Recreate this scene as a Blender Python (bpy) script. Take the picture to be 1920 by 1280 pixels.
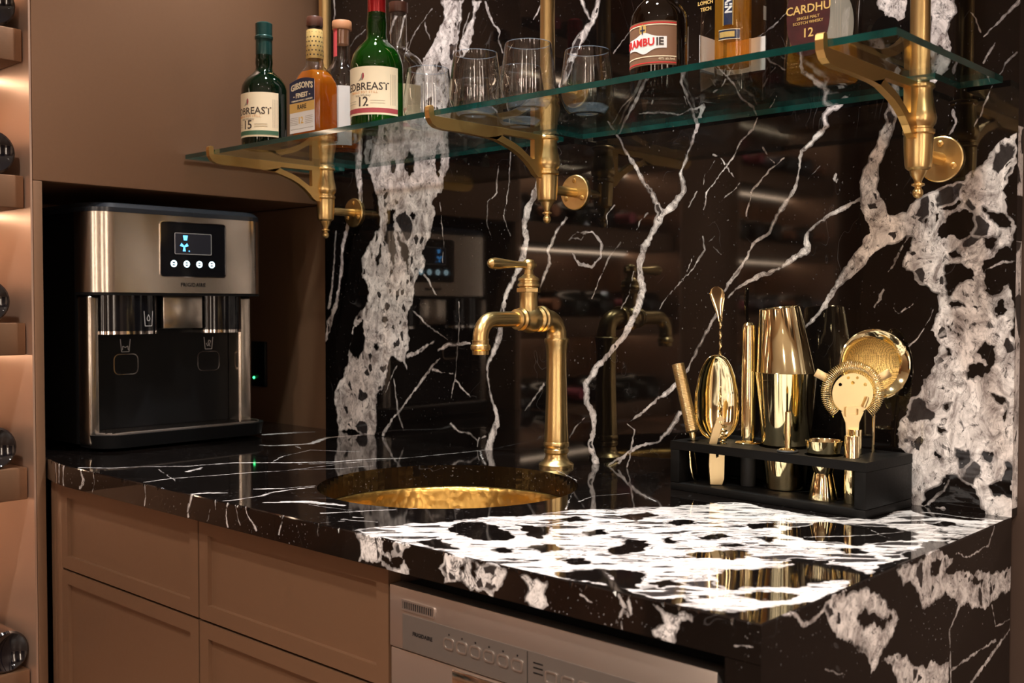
import bpy, bmesh, math, random
import numpy as np
from mathutils import Vector, Matrix
from mathutils.geometry import delaunay_2d_cdt

for o in list(bpy.data.objects):
    bpy.data.objects.remove(o)
S = bpy.context.scene
COL = S.collection
Z0 = 0.92                      # height of the worktop; all builders below work relative to it
PI = math.pi
random.seed(7)

# ------------------------------------------------------------------ camera
cam_d = bpy.data.cameras.new('camera')
cam = bpy.data.objects.new('camera', cam_d)
COL.objects.link(cam)
cam_d.sensor_width = 36.0
cam_d.lens = 2005.85 / 1920 * 36.0
cam_d.clip_start = 0.02
_R = Vector((0.73406032, 0.67908211, 0.00171126)); _U = Vector((-0.02372843, 0.0231309, 0.99945081)); _F = Vector((-0.67866959, 0.73369779, -0.03309303))
_m = Matrix((_R, _U, -_F)).transposed().to_4x4()
_m.translation = Vector((1.86082, -1.41917, 0.26653 + Z0))
cam.matrix_world = _m
cam_d.dof.use_dof = True
cam_d.dof.focus_distance = 1.58
cam_d.dof.aperture_fstop = 8.0
S.camera = cam

# ------------------------------------------------------------------ world and exposure
W = bpy.data.worlds.new('world'); S.world = W
W.use_nodes = True
W.node_tree.nodes['Background'].inputs[0].default_value = (1.0, 0.86, 0.74, 1)
W.node_tree.nodes['Background'].inputs[1].default_value = 0.03
S.view_settings.view_transform = 'Standard'
S.view_settings.look = 'None'
S.view_settings.gamma = 1.0
S.view_settings.use_curve_mapping = False
S.view_settings.exposure = 0.12

# downlights of the room: x, y, watts, spot angle, label
CEIL = 1.68
DOWNLIGHTS = [
    (1.10, -0.50, 105, 75, 'recessed ceiling downlight above the right end of the marble worktop'),
    (0.42, -0.30, 105, 80, 'recessed ceiling downlight above the round sink'),
    (1.95, -1.95, 190, 120, 'recessed ceiling downlight in the middle of the room'),
    (0.75, -1.55, 90, 120, 'recessed ceiling downlight before the bottle display'),
    (2.75, -0.80, 150, 120, 'recessed ceiling downlight beside the right wall'),
    (2.70, -2.75, 150, 120, 'recessed ceiling downlight in the rear corner of the room'),
]

# ------------------------------------------------------------------ materials
def new_mat(name):
    m = bpy.data.materials.new(name); m.use_nodes = True
    nt = m.node_tree
    return m, nt, nt.nodes['Principled BSDF'], nt.nodes['Material Output']

def N(nt, t, **kw):
    n = nt.nodes.new(t)
    for k, v in kw.items():
        if hasattr(n, k): setattr(n, k, v)
        else: n.inputs[k].default_value = v
    return n

def coords(nt, scale=(1, 1, 1), rotz=0.0):
    tc = nt.nodes.new('ShaderNodeTexCoord')
    mp = nt.nodes.new('ShaderNodeMapping')
    mp.inputs['Scale'].default_value = scale
    if rotz:
        m2 = nt.nodes.new('ShaderNodeMapping'); m2.inputs['Rotation'].default_value = (0, 0, rotz)
        nt.links.new(tc.outputs['Object'], m2.inputs['Vector']); nt.links.new(m2.outputs['Vector'], mp.inputs['Vector'])
    else: nt.links.new(tc.outputs['Object'], mp.inputs['Vector'])
    return mp.outputs['Vector']

def noise(nt, vec, scale, detail=3, rough=0.5, dist=0.0):
    n = nt.nodes.new('ShaderNodeTexNoise')
    n.inputs['Scale'].default_value = scale; n.inputs['Detail'].default_value = detail
    n.inputs['Roughness'].default_value = rough; n.inputs['Distortion'].default_value = dist
    nt.links.new(vec, n.inputs['Vector'])
    return n.outputs['Fac']

def maprange(nt, val, a, b, c, d, smooth=False):
    n = nt.nodes.new('ShaderNodeMapRange')
    if smooth: n.interpolation_type = 'SMOOTHSTEP'
    nt.links.new(val, n.inputs['Value'])
    for k, v in zip(('From Min', 'From Max', 'To Min', 'To Max'), (a, b, c, d)): n.inputs[k].default_value = v
    return n.outputs['Result']

def math2(nt, op, a, b):
    n = nt.nodes.new('ShaderNodeMath'); n.operation = op
    for i, x in enumerate((a, b)):
        if isinstance(x, (int, float)): n.inputs[i].default_value = x
        else: nt.links.new(x, n.inputs[i])
    return n.outputs[0]

def mixc(nt, fac, a, b):
    n = nt.nodes.new('ShaderNodeMix'); n.data_type = 'RGBA'
    if isinstance(fac, (int, float)): n.inputs[0].default_value = fac
    else: nt.links.new(fac, n.inputs[0])
    for i, x in ((6, a), (7, b)):
        if isinstance(x, tuple): n.inputs[i].default_value = (*x, 1)
        else: nt.links.new(x, n.inputs[i])
    return n.outputs[2]

def bump(nt, b, height, strength, dist):
    n = nt.nodes.new('ShaderNodeBump')
    n.inputs['Strength'].default_value = strength; n.inputs['Distance'].default_value = dist
    nt.links.new(height, n.inputs['Height']); nt.links.new(n.outputs['Normal'], b.inputs['Normal'])

def simple(name, col, rough=0.5, metal=0.0, var=0.0, vscale=40, stretch=(1, 1, 1), rvar=0.0, coat=0.0, bmp=0.0, bdist=0.0004, spec=0.5, aniso=0.0, trans=0.0, ior=1.5, emit=None, estr=0.0, alpha=1.0):
    m, nt, b, out = new_mat(name)
    b.inputs['Base Color'].default_value = (*col, 1)
    b.inputs['Roughness'].default_value = rough; b.inputs['Metallic'].default_value = metal
    b.inputs['Coat Weight'].default_value = coat; b.inputs['Coat Roughness'].default_value = 0.05
    b.inputs['Specular IOR Level'].default_value = spec; b.inputs['IOR'].default_value = ior
    b.inputs['Anisotropic'].default_value = aniso; b.inputs['Transmission Weight'].default_value = trans
    b.inputs['Alpha'].default_value = alpha
    if emit: b.inputs['Emission Color'].default_value = (*emit, 1); b.inputs['Emission Strength'].default_value = estr
    if var or rvar or bmp:
        v = coords(nt, stretch); n = noise(nt, v, vscale, 4)
        if var:
            c = mixc(nt, n, tuple(x * (1 - var) for x in col), tuple(min(1, x * (1 + var)) for x in col))
            nt.links.new(c, b.inputs['Base Color'])
        if rvar: nt.links.new(maprange(nt, n, 0.25, 0.75, max(0.02, rough - rvar), rough + rvar), b.inputs['Roughness'])
        if bmp: bump(nt, b, n, bmp, bdist)
    return m

M = {}
M['bronze'] = simple('bronze_lacquer', (0.200, 0.108, 0.060), 0.42, 0.45, 0.05, 160, (1, 1, 1), 0.04)
M['bronze_bright'] = simple('brushed_bronze_sheet', (0.66, 0.44, 0.32), 0.34, 0.7, 0.03, 60, (1, 1, 12), 0.03)
M['bronze_dark'] = simple('dark_bronze_wall', (0.075, 0.045, 0.032), 0.5, 0.2, 0.08, 30)
M['brass'] = simple('brushed_brass', (0.78, 0.56, 0.25), 0.29, 1.0)
M['brass_arm'] = simple('satin_brass_casting', (0.76, 0.48, 0.17), 0.36, 1.0, 0.03, 160)
M['gold'] = simple('polished_champagne_gold', (0.97, 0.82, 0.48), 0.07, 1.0)
M['gold_satin'] = simple('satin_champagne_gold', (0.72, 0.56, 0.31), 0.32, 1.0)
M['sink'] = simple('hammered_brass', (0.74, 0.45, 0.13), 0.22, 1.0, 0.12, 60, (1, 1, 1), 0.05)
M['steel'] = simple('brushed_steel', (0.60, 0.53, 0.46), 0.22, 1.0)
M['steel_flat'] = simple('satin_steel_front', (0.50, 0.44, 0.40), 0.36, 0.9, 0.02, 90, (20, 1, 1), 0.02)
M['steel_dark'] = simple('grey_control_strip', (0.22, 0.19, 0.17), 0.42, 0.7, 0.04, 60)
M['chrome'] = simple('bright_chrome', (0.75, 0.72, 0.70), 0.08, 1.0)
M['black'] = simple('black_plastic', (0.004, 0.004, 0.0045), 0.45, 0.0, 0.1, 60, spec=0.2)
M['black_gloss'] = simple('black_gloss_panel', (0.004, 0.004, 0.005), 0.10)
M['lid'] = simple('black_lid_plastic', (0.012, 0.014, 0.018), 0.22, 0.0)
M['black_wood'] = simple('black_stained_wood', (0.0035, 0.003, 0.0027), 0.5, 0.0, 0.25, 30, (2, 12, 12), 0.06, bmp=0.15, spec=0.16)
M['rubber'] = simple('black_rubber', (0.01, 0.01, 0.01), 0.6)
M['black_void'] = simple('dark_gap_board', (0.006, 0.005, 0.005), 0.8)
M['plaster'] = simple('warm_beige_paint', (0.62, 0.47, 0.36), 0.7, 0.0, 0.05, 8)
M['ceiling'] = simple('off_white_ceiling_paint', (0.70, 0.64, 0.58), 0.8, 0.0, 0.03, 8)
M['floor'] = simple('dark_oak_floor', (0.10, 0.06, 0.04), 0.35, 0.0, 0.3, 5, (1, 12, 1), 0.08)
M['blue_led'] = simple('blue_display_segments', (0.02, 0.1, 0.3), 0.5, emit=(0.10, 0.45, 1.0), estr=3.0)
M['white_led'] = simple('lit_button_ring', (0.5, 0.7, 0.8), 0.5, emit=(0.62, 0.90, 1.0), estr=3.5)
M['green_led'] = simple('green_indicator', (0.0, 0.3, 0.1), 0.5, emit=(0.05, 1.0, 0.25), estr=4.0)
M['led_strip'] = simple('warm_led_strip', (1, 0.8, 0.6), 0.5, emit=(1.0, 0.74, 0.52), estr=13.5)
M['lens'] = simple('downlight_lens', (1, 0.95, 0.9), 0.5, emit=(1.0, 0.90, 0.80), estr=22.0)
M['print_grey'] = simple('pale_grey_print', (0.45, 0.43, 0.42), 0.5)
M['screen'] = simple('dark_display_glass', (0.018, 0.018, 0.024), 0.15)
M['cream'] = simple('cream_paper', (0.80, 0.68, 0.47), 0.55, 0.0, 0.03, 60)
M['white_paper'] = simple('white_paper', (0.82, 0.80, 0.77), 0.55, 0.0, 0.02, 60)
M['ink'] = simple('dark_brown_ink', (0.045, 0.028, 0.02), 0.5)
M['ink_grey'] = simple('grey_ink', (0.30, 0.25, 0.19), 0.5)
M['ink_orange'] = simple('orange_ink', (0.62, 0.27, 0.08), 0.5)
M['ink_green'] = simple('green_ink', (0.05, 0.13, 0.07), 0.5)
M['ink_red'] = simple('crimson_ink', (0.36, 0.05, 0.06), 0.5)
M['ink_bright_red'] = simple('bright_red_ink', (0.60, 0.02, 0.02), 0.5)
M['navy'] = simple('navy_paper', (0.012, 0.022, 0.065), 0.4)
M['gold_foil'] = simple('gold_foil', (0.80, 0.54, 0.17), 0.35, 0.35)
M['gold_dots'] = simple('gold_neck_paper', (0.66, 0.47, 0.17), 0.45, 0.3)
M['brown_paper'] = simple('brown_paper', (0.20, 0.10, 0.052), 0.45)
M['oval_red'] = simple('dark_red_label', (0.045, 0.006, 0.005), 0.4, 0.0, 0.7, 70, (1, 1, 1))
M['pink_strip'] = simple('red_seal_strip', (0.70, 0.09, 0.10), 0.35)
M['red_capsule'] = simple('red_capsule', (0.40, 0.012, 0.015), 0.22, 0.3)
M['green_capsule'] = simple('dark_green_capsule', (0.010, 0.05, 0.045), 0.25, 0.3)
M['brown_cap'] = simple('brown_cap', (0.10, 0.035, 0.02), 0.4)
M['cork'] = simple('tan_wooden_stopper', (0.48, 0.22, 0.10), 0.55, 0.0, 0.1, 60)
M['frost'] = simple('frosted_label_back', (0.30, 0.27, 0.22), 0.4)
for nm, c in (('wine_glass_green', (0.006, 0.012, 0.008)), ('wine_glass_black', (0.004, 0.004, 0.006))):
    M[nm] = simple(nm, c, 0.06, coat=0.6)
M['capsule_pink'] = simple('rose_wine_capsule', (0.55, 0.10, 0.14), 0.3, 0.3)
M['capsule_grey'] = simple('grey_wine_capsule', (0.30, 0.28, 0.32), 0.3, 0.3)
M['capsule_copper'] = simple('copper_wine_capsule', (0.60, 0.25, 0.12), 0.3, 0.5)

def thin_glass(name, tint, ior=1.5, rough=0.0, boost=1.0):
    """thin clear glass: see-through with the Fresnel reflection of a pane"""
    m = bpy.data.materials.new(name); m.use_nodes = True; nt = m.node_tree
    nt.nodes.remove(nt.nodes['Principled BSDF']); out = nt.nodes['Material Output']
    t = nt.nodes.new('ShaderNodeBsdfTransparent'); t.inputs[0].default_value = (*tint, 1)
    g = nt.nodes.new('ShaderNodeBsdfGlossy'); g.inputs['Roughness'].default_value = rough
    lw = nt.nodes.new('ShaderNodeLayerWeight'); lw.inputs['Blend'].default_value = 0.5
    f0 = ((ior - 1) / (ior + 1)) ** 2
    fr = math2(nt, 'ADD', math2(nt, 'MULTIPLY', math2(nt, 'POWER', lw.outputs['Facing'], 5.0), 1 - f0), f0)      # Schlick
    mx = nt.nodes.new('ShaderNodeMixShader')
    nt.links.new(math2(nt, 'MINIMUM', math2(nt, 'MULTIPLY', fr, boost), 1.0), mx.inputs[0])
    nt.links.new(t.outputs[0], mx.inputs[1]); nt.links.new(g.outputs[0], mx.inputs[2]); nt.links.new(mx.outputs[0], out.inputs[0])
    return m
M['pane'] = thin_glass('clear_shelf_glass', (0.93, 0.97, 0.95))
M['bottle_clear'] = thin_glass('clear_bottle_glass', (0.94, 0.95, 0.94), 1.5, 0.0, 2.0)
M['pane_edge'] = simple('green_glass_edge', (0.003, 0.045, 0.038), 0.08, 0.0, 0.9, 22, (1, 1, 1), coat=0.6)

def glassy(name, col, rough=0.0, ior=1.45):
    m, nt, b, out = new_mat(name)
    b.inputs['Base Color'].default_value = (*col, 1); b.inputs['Transmission Weight'].default_value = 1.0
    b.inputs['Roughness'].default_value = rough; b.inputs['IOR'].default_value = ior
    return m
M['tumbler'] = thin_glass('tumbler_glass', (0.97, 0.98, 0.98), 1.5, 0.0, 2.2)

def stained(name, tint, glow, gw, ior=1.45, boost=1.0):
    """coloured glass or liquid: tinted see-through, some scattered colour, polished surface"""
    m = thin_glass(name, tint, ior, 0.0, boost); nt = m.node_tree
    mx = [n for n in nt.nodes if n.type == 'MIX_SHADER'][0]; t = [n for n in nt.nodes if n.type == 'BSDF_TRANSPARENT'][0]
    a = nt.nodes.new('ShaderNodeBsdfTranslucent'); a.inputs[0].default_value = (*glow, 1)
    d = nt.nodes.new('ShaderNodeBsdfDiffuse'); d.inputs[0].default_value = (*glow, 1)
    m1 = nt.nodes.new('ShaderNodeMixShader'); m1.inputs[0].default_value = 0.5; nt.links.new(a.outputs[0], m1.inputs[1]); nt.links.new(d.outputs[0], m1.inputs[2])
    m2 = nt.nodes.new('ShaderNodeMixShader'); m2.inputs[0].default_value = gw; nt.links.new(t.outputs[0], m2.inputs[1]); nt.links.new(m1.outputs[0], m2.inputs[2])
    nt.links.new(m2.outputs[0], mx.inputs[1]); return m
M['tumbler_base'] = stained('tumbler_base_lit_glass', (0.9, 0.95, 1.0), (0.75, 0.88, 1.0), 0.10, 1.5, 3.5)  # pale blue scatter paints in the light gathered by base and rim
M['amber'] = stained('amber_whisky', (0.80, 0.36, 0.07), (0.85, 0.30, 0.018), 0.45)
M['amber_pale'] = stained('golden_whisky', (0.88, 0.58, 0.18), (0.80, 0.42, 0.05), 0.30)
M['green_glass'] = stained('bottle_green_glass', (0.07, 0.33, 0.04), (0.012, 0.15, 0.006), 0.22, 1.5, 1.6)
M['dark_green_glass'] = stained('dark_green_glass', (0.03, 0.13, 0.07), (0.004, 0.03, 0.012), 0.35, 1.5, 1.5)
M['brown_glass'] = stained('dark_brown_glass', (0.16, 0.06, 0.015), (0.012, 0.005, 0.002), 0.45, 1.5, 1.5)

def marble(name, stretch=(1, 1, 1), rotz=0.0, crumb=0.0, pale=0.0, frag=(0.1, 30), thread=0.45):
    """black polished marble; the mesh carries 'vein' = distance in mm inside (+) or outside (-) the veins"""
    m, nt, b, out = new_mat(name)
    at = nt.nodes.new('ShaderNodeAttribute'); at.attribute_name = 'vein'
    v = coords(nt, stretch, rotz); s = at.outputs['Fac']
    fine = maprange(nt, noise(nt, v, 170, 6, 0.65, 0.4), 0.0, 1.0, -1.7, 1.7)
    mid = math2(nt, 'MULTIPLY', math2(nt, 'SUBTRACT', noise(nt, v, 42, 6, 0.65, 0.5), 0.52), maprange(nt, s, -2, 9, 1.5, 26))
    s1 = math2(nt, 'ADD', math2(nt, 'ADD', s, fine), mid)
    mask = maprange(nt, s1, -0.45, 0.75, 0, 1, True)
    # thin veins come and go in strength
    fade = maprange(nt, noise(nt, v, 16, 3, 0.5), 0.36, 0.62, 0.18, 1.0)
    thick = maprange(nt, s, 0.6, 3.0, 0, 1)
    mask = math2(nt, 'MULTIPLY', mask, math2(nt, 'MAXIMUM', fade, thick))
    # dark crumbs and threads inside the broad veins
    deep = maprange(nt, s, 0.3, 3.0, 0.25, 1)
    n2 = noise(nt, v, 95, 9, 0.74, 0.8)
    crumbs = math2(nt, 'MULTIPLY', maprange(nt, n2, 0.520 - crumb, 0.640 - crumb, 0, 0.9, True), deep)
    n8 = math2(nt, 'ABSOLUTE', math2(nt, 'SUBTRACT', noise(nt, v, 36, 6, 0.6, 1.6), 0.5), 0)
    crumbs = math2(nt, 'MAXIMUM', crumbs, math2(nt, 'MULTIPLY', maprange(nt, n8, 0.006, 0.040, thread, 0, True), maprange(nt, noise(nt, v, 20, 3), 0.42, 0.60, 0, 1)))
    # soft grey clouding
    n3 = noise(nt, v, 38, 9, 0.72, 0.9)
    white = mixc(nt, maprange(nt, n3, 0.36, 0.60, pale, 1), (0.20, 0.165, 0.155), (0.80 + 0.06 * pale, 0.73 + 0.12 * pale, 0.695 + 0.16 * pale))
    white = mixc(nt, maprange(nt, s, 0.0, 2.2, 0.45, 0), white, (0.26, 0.215, 0.20))
    # angular black fragments floating in the white
    wob = nt.nodes.new('ShaderNodeVectorMath'); wob.operation = 'MULTIPLY_ADD'
    nz = nt.nodes.new('ShaderNodeTexNoise'); nz.inputs['Scale'].default_value = 26; nz.inputs['Detail'].default_value = 4; nt.links.new(v, nz.inputs['Vector'])
    nt.links.new(nz.outputs['Color'], wob.inputs[0]); wob.inputs[1].default_value = (0.030, 0.030, 0.030); nt.links.new(v, wob.inputs[2])
    for sc_, p_ in ((frag[1], frag[0]), (frag[1] * 2.4, frag[0] * 0.8)):
        c1 = nt.nodes.new('ShaderNodeTexVoronoi'); c1.inputs['Scale'].default_value = sc_; nt.links.new(wob.outputs[0], c1.inputs['Vector'])
        c2 = nt.nodes.new('ShaderNodeTexVoronoi'); c2.feature = 'DISTANCE_TO_EDGE'; c2.inputs['Scale'].default_value = sc_; nt.links.new(wob.outputs[0], c2.inputs['Vector'])
        sp = nt.nodes.new('ShaderNodeSeparateColor'); nt.links.new(c1.outputs['Color'], sp.inputs[0])
        pick = maprange(nt, sp.outputs[0], p_, p_ + 0.001, 1, 0)
        piece = math2(nt, 'MULTIPLY', pick, maprange(nt, c2.outputs['Distance'], 0.10, 0.15, 0, 0.97, True))
        crumbs = math2(nt, 'MAXIMUM', crumbs, math2(nt, 'MULTIPLY', piece, maprange(nt, s, 1.0, 4.0, 0, 1)))
    vein = mixc(nt, crumbs, white, (0.012, 0.009, 0.009))
    # black ground with a brown cast and tiny pale flecks / hairlines
    ground = mixc(nt, noise(nt, v, 7, 5, 0.6), (0.0016, 0.0014, 0.0014), (0.0060, 0.0040, 0.0033))
    fleck = math2(nt, 'MULTIPLY', maprange(nt, noise(nt, v, 260, 2, 0.5), 0.675, 0.74, 0, 0.5, True), maprange(nt, noise(nt, v, 9, 3, 0.5), 0.46, 0.62, 0.12, 1))
    hair = math2(nt, 'ABSOLUTE', math2(nt, 'SUBTRACT', noise(nt, v, 6, 3, 0.6, 0.7), 0.5), 0)
    hair = math2(nt, 'MULTIPLY', maprange(nt, hair, 0.0, 0.0024, 1, 0), maprange(nt, noise(nt, v, 14, 3), 0.52, 0.64, 0, 0.09))
    ground = mixc(nt, fleck, ground, (0.45, 0.42, 0.42))
    ground = mixc(nt, hair, ground, (0.45, 0.42, 0.42))
    nt.links.new(mixc(nt, mask, ground, vein), b.inputs['Base Color'])
    b.inputs['Roughness'].default_value = 0.045
    b.inputs['IOR'].default_value = 1.60
    return m
M['marble'] = marble('black_veined_marble', (1, 1, 0.72), frag=(0.11, 30))
M['marble_side'] = marble('black_veined_marble_end', (1, 1, 1), frag=(0.14, 30))
M['marble_top'] = marble('black_veined_marble_worktop', (0.50, 1.8, 1), math.radians(-43), -0.01, 0.45, (0.26, 26), 0.9)

# ------------------------------------------------------------------ geometry helpers
ORG = {}
def join(*gs):
    V = []; Fc = []
    for g in gs:
        k = len(V); V += list(g[0]); Fc += [tuple(i + k for i in f) for f in g[1]]
    return V, Fc
def move(g, d): return [(v[0] + d[0], v[1] + d[1], v[2] + d[2]) for v in g[0]], g[1]
def xf(g, m): return [tuple(m @ Vector(v)) for v in g[0]], g[1]
def rotated(g, axis, deg, c=(0, 0, 0)):
    m = Matrix.Translation(c) @ Matrix.Rotation(math.radians(deg), 4, axis) @ Matrix.Translation([-x for x in c])
    return xf(g, m)
def box(x0, x1, y0, y1, z0, z1):
    v = [(x, y, z) for z in (z0, z1) for y in (y0, y1) for x in (x0, x1)]
    return v, [(0, 2, 3, 1), (4, 5, 7, 6), (0, 1, 5, 4), (2, 6, 7, 3), (0, 4, 6, 2), (1, 3, 7, 5)]
def bbox(x0, x1, y0, y1, z0, z1, r=0.002, seg=2):
    bm = bmesh.new()
    vs = [bm.verts.new(p) for p in box(x0, x1, y0, y1, z0, z1)[0]]
    for f in box(0, 1, 0, 1, 0, 1)[1]: bm.faces.new([vs[i] for i in f])
    bmesh.ops.bevel(bm, geom=list(bm.edges), offset=r, segments=seg, profile=0.5, affect='EDGES')
    bm.verts.index_update()
    g = [tuple(v.co) for v in bm.verts], [tuple(v.index for v in f.verts) for f in bm.faces]
    bm.free(); return g
def lathe(prof, seg=40, c=(0, 0, 0)):
    V = []; F = []; rings = []
    for r, z in prof:
        if r < 1e-6: rings.append([len(V)]); V.append((c[0], c[1], c[2] + z))
        else:
            rings.append(list(range(len(V), len(V) + seg)))
            V += [(c[0] + r * math.cos(2 * PI * i / seg), c[1] + r * math.sin(2 * PI * i / seg), c[2] + z) for i in range(seg)]
    for a, b in zip(rings, rings[1:]):
        for i in range(seg):
            j = (i + 1) % seg
            if len(a) == 1 and len(b) == 1: break
            if len(a) == 1: F.append((a[0], b[j], b[i]))
            elif len(b) == 1: F.append((a[i], a[j], b[0]))
            else: F.append((a[i], a[j], b[j], b[i]))
    return V, F
def tube(path, rad, seg=20, caps=True, flat=1.0):
    P = [Vector(p) for p in path]; n = len(P)
    R = [rad] * n if isinstance(rad, (int, float)) else list(rad)
    V = []; F = []; up = None
    for i in range(n):
        t = (P[min(i + 1, n - 1)] - P[max(i - 1, 0)]).normalized()
        if up is None:
            up = Vector((0, 0, 1)) if abs(t.z) < 0.9 else Vector((1, 0, 0))
        a = t.cross(up)
        if a.length < 1e-5: a = t.cross(Vector((0, 1, 0)))
        a.normalize(); b = a.cross(t).normalized(); up = b
        for k in range(seg):
            w = 2 * PI * k / seg
            V.append(tuple(P[i] + a * (R[i] * math.cos(w)) + b * (R[i] * flat * math.sin(w))))
    for i in range(n - 1):
        for k in range(seg):
            j = (k + 1) % seg
            F.append((i * seg + k, i * seg + j, (i + 1) * seg + j, (i + 1) * seg + k))
    if caps: F.append(tuple(range(seg - 1, -1, -1))); F.append(tuple((n - 1) * seg + k for k in range(seg)))
    return V, F
def rrect(w, h, r, n=5):
    o = []
    for cx, cy, a0 in ((w / 2 - r, h / 2 - r, 0), (-w / 2 + r, h / 2 - r, 90), (-w / 2 + r, -h / 2 + r, 180), (w / 2 - r, -h / 2 + r, 270)):
        for i in range(n + 1):
            a = math.radians(a0 + 90 * i / n); o.append((cx + r * math.cos(a), cy + r * math.sin(a)))
    return o
def prism(poly, d, orig=(0, 0, 0), u=(1, 0, 0), v=(0, 1, 0)):
    """polygon in the plane (orig,u,v), raised by d along u x v"""
    o = Vector(orig); u = Vector(u); v = Vector(v); n = u.cross(v)
    A = [tuple(o + u * p[0] + v * p[1]) for p in poly]; B = [tuple(Vector(a) + n * d) for a in A]; k = len(A)
    return A + B, [tuple(range(k - 1, -1, -1)), tuple(range(k, 2 * k))] + [(i, (i + 1) % k, k + (i + 1) % k, k + i) for i in range(k)]
def frame(outer, inner, d, orig, u, v):
    o = Vector(orig); u = Vector(u); v = Vector(v); n = u.cross(v); k = len(outer)
    L = [[tuple(o + u * p[0] + v * p[1] + n * h) for p in P] for h in (0, d) for P in (outer, inner)]
    V = L[0] + L[1] + L[2] + L[3]; F = []
    for i in range(k):
        j = (i + 1) % k
        F += [(2 * k + i, 2 * k + j, 3 * k + j, 3 * k + i), (i, j, 2 * k + j, 2 * k + i), (k + j, k + i, 3 * k + i, 3 * k + j), (j, i, k + i, k + j)]
    return V, F
def loft(rings, caps=True):
    k = len(rings[0]); V = [p for r in rings for p in r]; F = []
    for i in range(len(rings) - 1):
        for j in range(k):
            q = (j + 1) % k; F.append((i * k + j, i * k + q, (i + 1) * k + q, (i + 1) * k + j))
    if caps: F.append(tuple(range(k - 1, -1, -1))); F.append(tuple((len(rings) - 1) * k + j for j in range(k)))
    return V, F
def at(poly, z): return [(p[0], p[1], z) for p in poly]
def scaled(poly, s, t=None): return [(p[0] * s, p[1] * (s if t is None else t)) for p in poly]

def mk(name, g, mat, smooth=True, angle=32):
    me = bpy.data.meshes.new(name); me.from_pydata([tuple(v) for v in g[0]], [], g[1]); me.update()
    bm = bmesh.new(); bm.from_mesh(me); bmesh.ops.recalc_face_normals(bm, faces=bm.faces); bm.to_mesh(me); bm.free()
    for m in (mat if isinstance(mat, (list, tuple)) else [mat]): me.materials.append(M[m])
    if smooth:
        for p in me.polygons: p.use_smooth = True
        me.set_sharp_from_angle(angle=math.radians(angle))
    return me
def tag(o, label=None, cat=None, group=None, kind=None):
    if label: o['label'] = label
    if cat: o['category'] = cat
    if group: o['group'] = group
    if kind: o['kind'] = kind
    return o
def thing(name, label, cat, org, group=None, kind=None, rotz=0):
    o = bpy.data.objects.new(name, None); COL.objects.link(o)
    o.empty_display_size = 0.02
    o.location = (org[0], org[1], org[2] + Z0); o.rotation_euler = (0, 0, rotz); ORG[o.name] = tuple(org)
    return tag(o, label, cat, group, kind)
def part(name, g, mat, parent, local=False, smooth=True, label=None, angle=32):
    org = ORG[parent.name]
    if not local: g = move(g, (-org[0], -org[1], -org[2]))
    o = bpy.data.objects.new(name, mk(name, g, mat, smooth, angle)); COL.objects.link(o)
    o.parent = parent; ORG[o.name] = org
    if label: o['label'] = label
    return o
def solo(name, g, mat, org, label, cat, group=None, kind=None, smooth=True):
    g = move(g, (-org[0], -org[1], -org[2]))
    o = bpy.data.objects.new(name, mk(name, g, mat, smooth)); COL.objects.link(o)
    o.location = (org[0], org[1], org[2] + Z0); ORG[o.name] = tuple(org)
    return tag(o, label, cat, group, kind)
def copy_tree(o, parent=None):
    c = o.copy(); COL.objects.link(c); c.parent = parent
    for ch in list(o.children): copy_tree(ch, c)
    return c
def text(s, size, extrude=0.00015, align='CENTER', spacing=1.0, bold=0.0):
    cu = bpy.data.curves.new('lettering', 'FONT'); cu.body = s; cu.size = size; cu.align_x = align; cu.align_y = 'CENTER'
    cu.extrude = extrude; cu.resolution_u = 2; cu.space_character = spacing; cu.offset = bold
    o = bpy.data.objects.new('lettering', cu); COL.objects.link(o)
    dg = bpy.context.evaluated_depsgraph_get(); e = o.evaluated_get(dg); me = e.to_mesh()
    g = [tuple(v.co) for v in me.vertices], [tuple(p.vertices) for p in me.polygons]
    e.to_mesh_clear(); bpy.data.objects.remove(o); bpy.data.curves.remove(cu)
    return g
def place(g, orig, u, v):
    o = Vector(orig); u = Vector(u); v = Vector(v); n = u.cross(v)
    return [tuple(o + u * p[0] + v * p[1] + n * p[2]) for p in g[0]], g[1]
def wrap(g, c, r, ang, z):
    """lay a flat (x,y) shape round a vertical cylinder, its middle at angle ang"""
    out = []
    for p in g[0]:
        a = ang + p[0] / r; rr = r + p[2]
        out.append((c[0] + rr * math.cos(a), c[1] + rr * math.sin(a), z + p[1]))
    return out, g[1]
def sheet(w, h, nx=24, d=0.0003, top=None):
    """thin paper rectangle centred on 0; top(x) bends its upper edge"""
    V = []; F = []
    for k, zz in enumerate((0, d)):
        for i in range(nx + 1):
            x = -w / 2 + w * i / nx; y1 = h / 2 + (top(x) if top else 0)
            V += [(x, -h / 2, zz), (x, y1, zz)]
    m = 2 * (nx + 1)
    for i in range(nx):
        a = 2 * i
        F += [(a, a + 2, a + 3, a + 1), (m + a, m + a + 1, m + a + 3, m + a + 2), (a, m + a, m + a + 2, a + 2), (a + 1, a + 3, m + a + 3, m + a + 1)]
    F += [(0, 1, m + 1, m), (2 * nx, m + 2 * nx, m + 2 * nx + 1, 2 * nx + 1)]
    return V, F
def rule(x, y, w, h, nx=8, d=0.0002): return move(sheet(w, h, nx, d), (x, y, 0))
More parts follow.
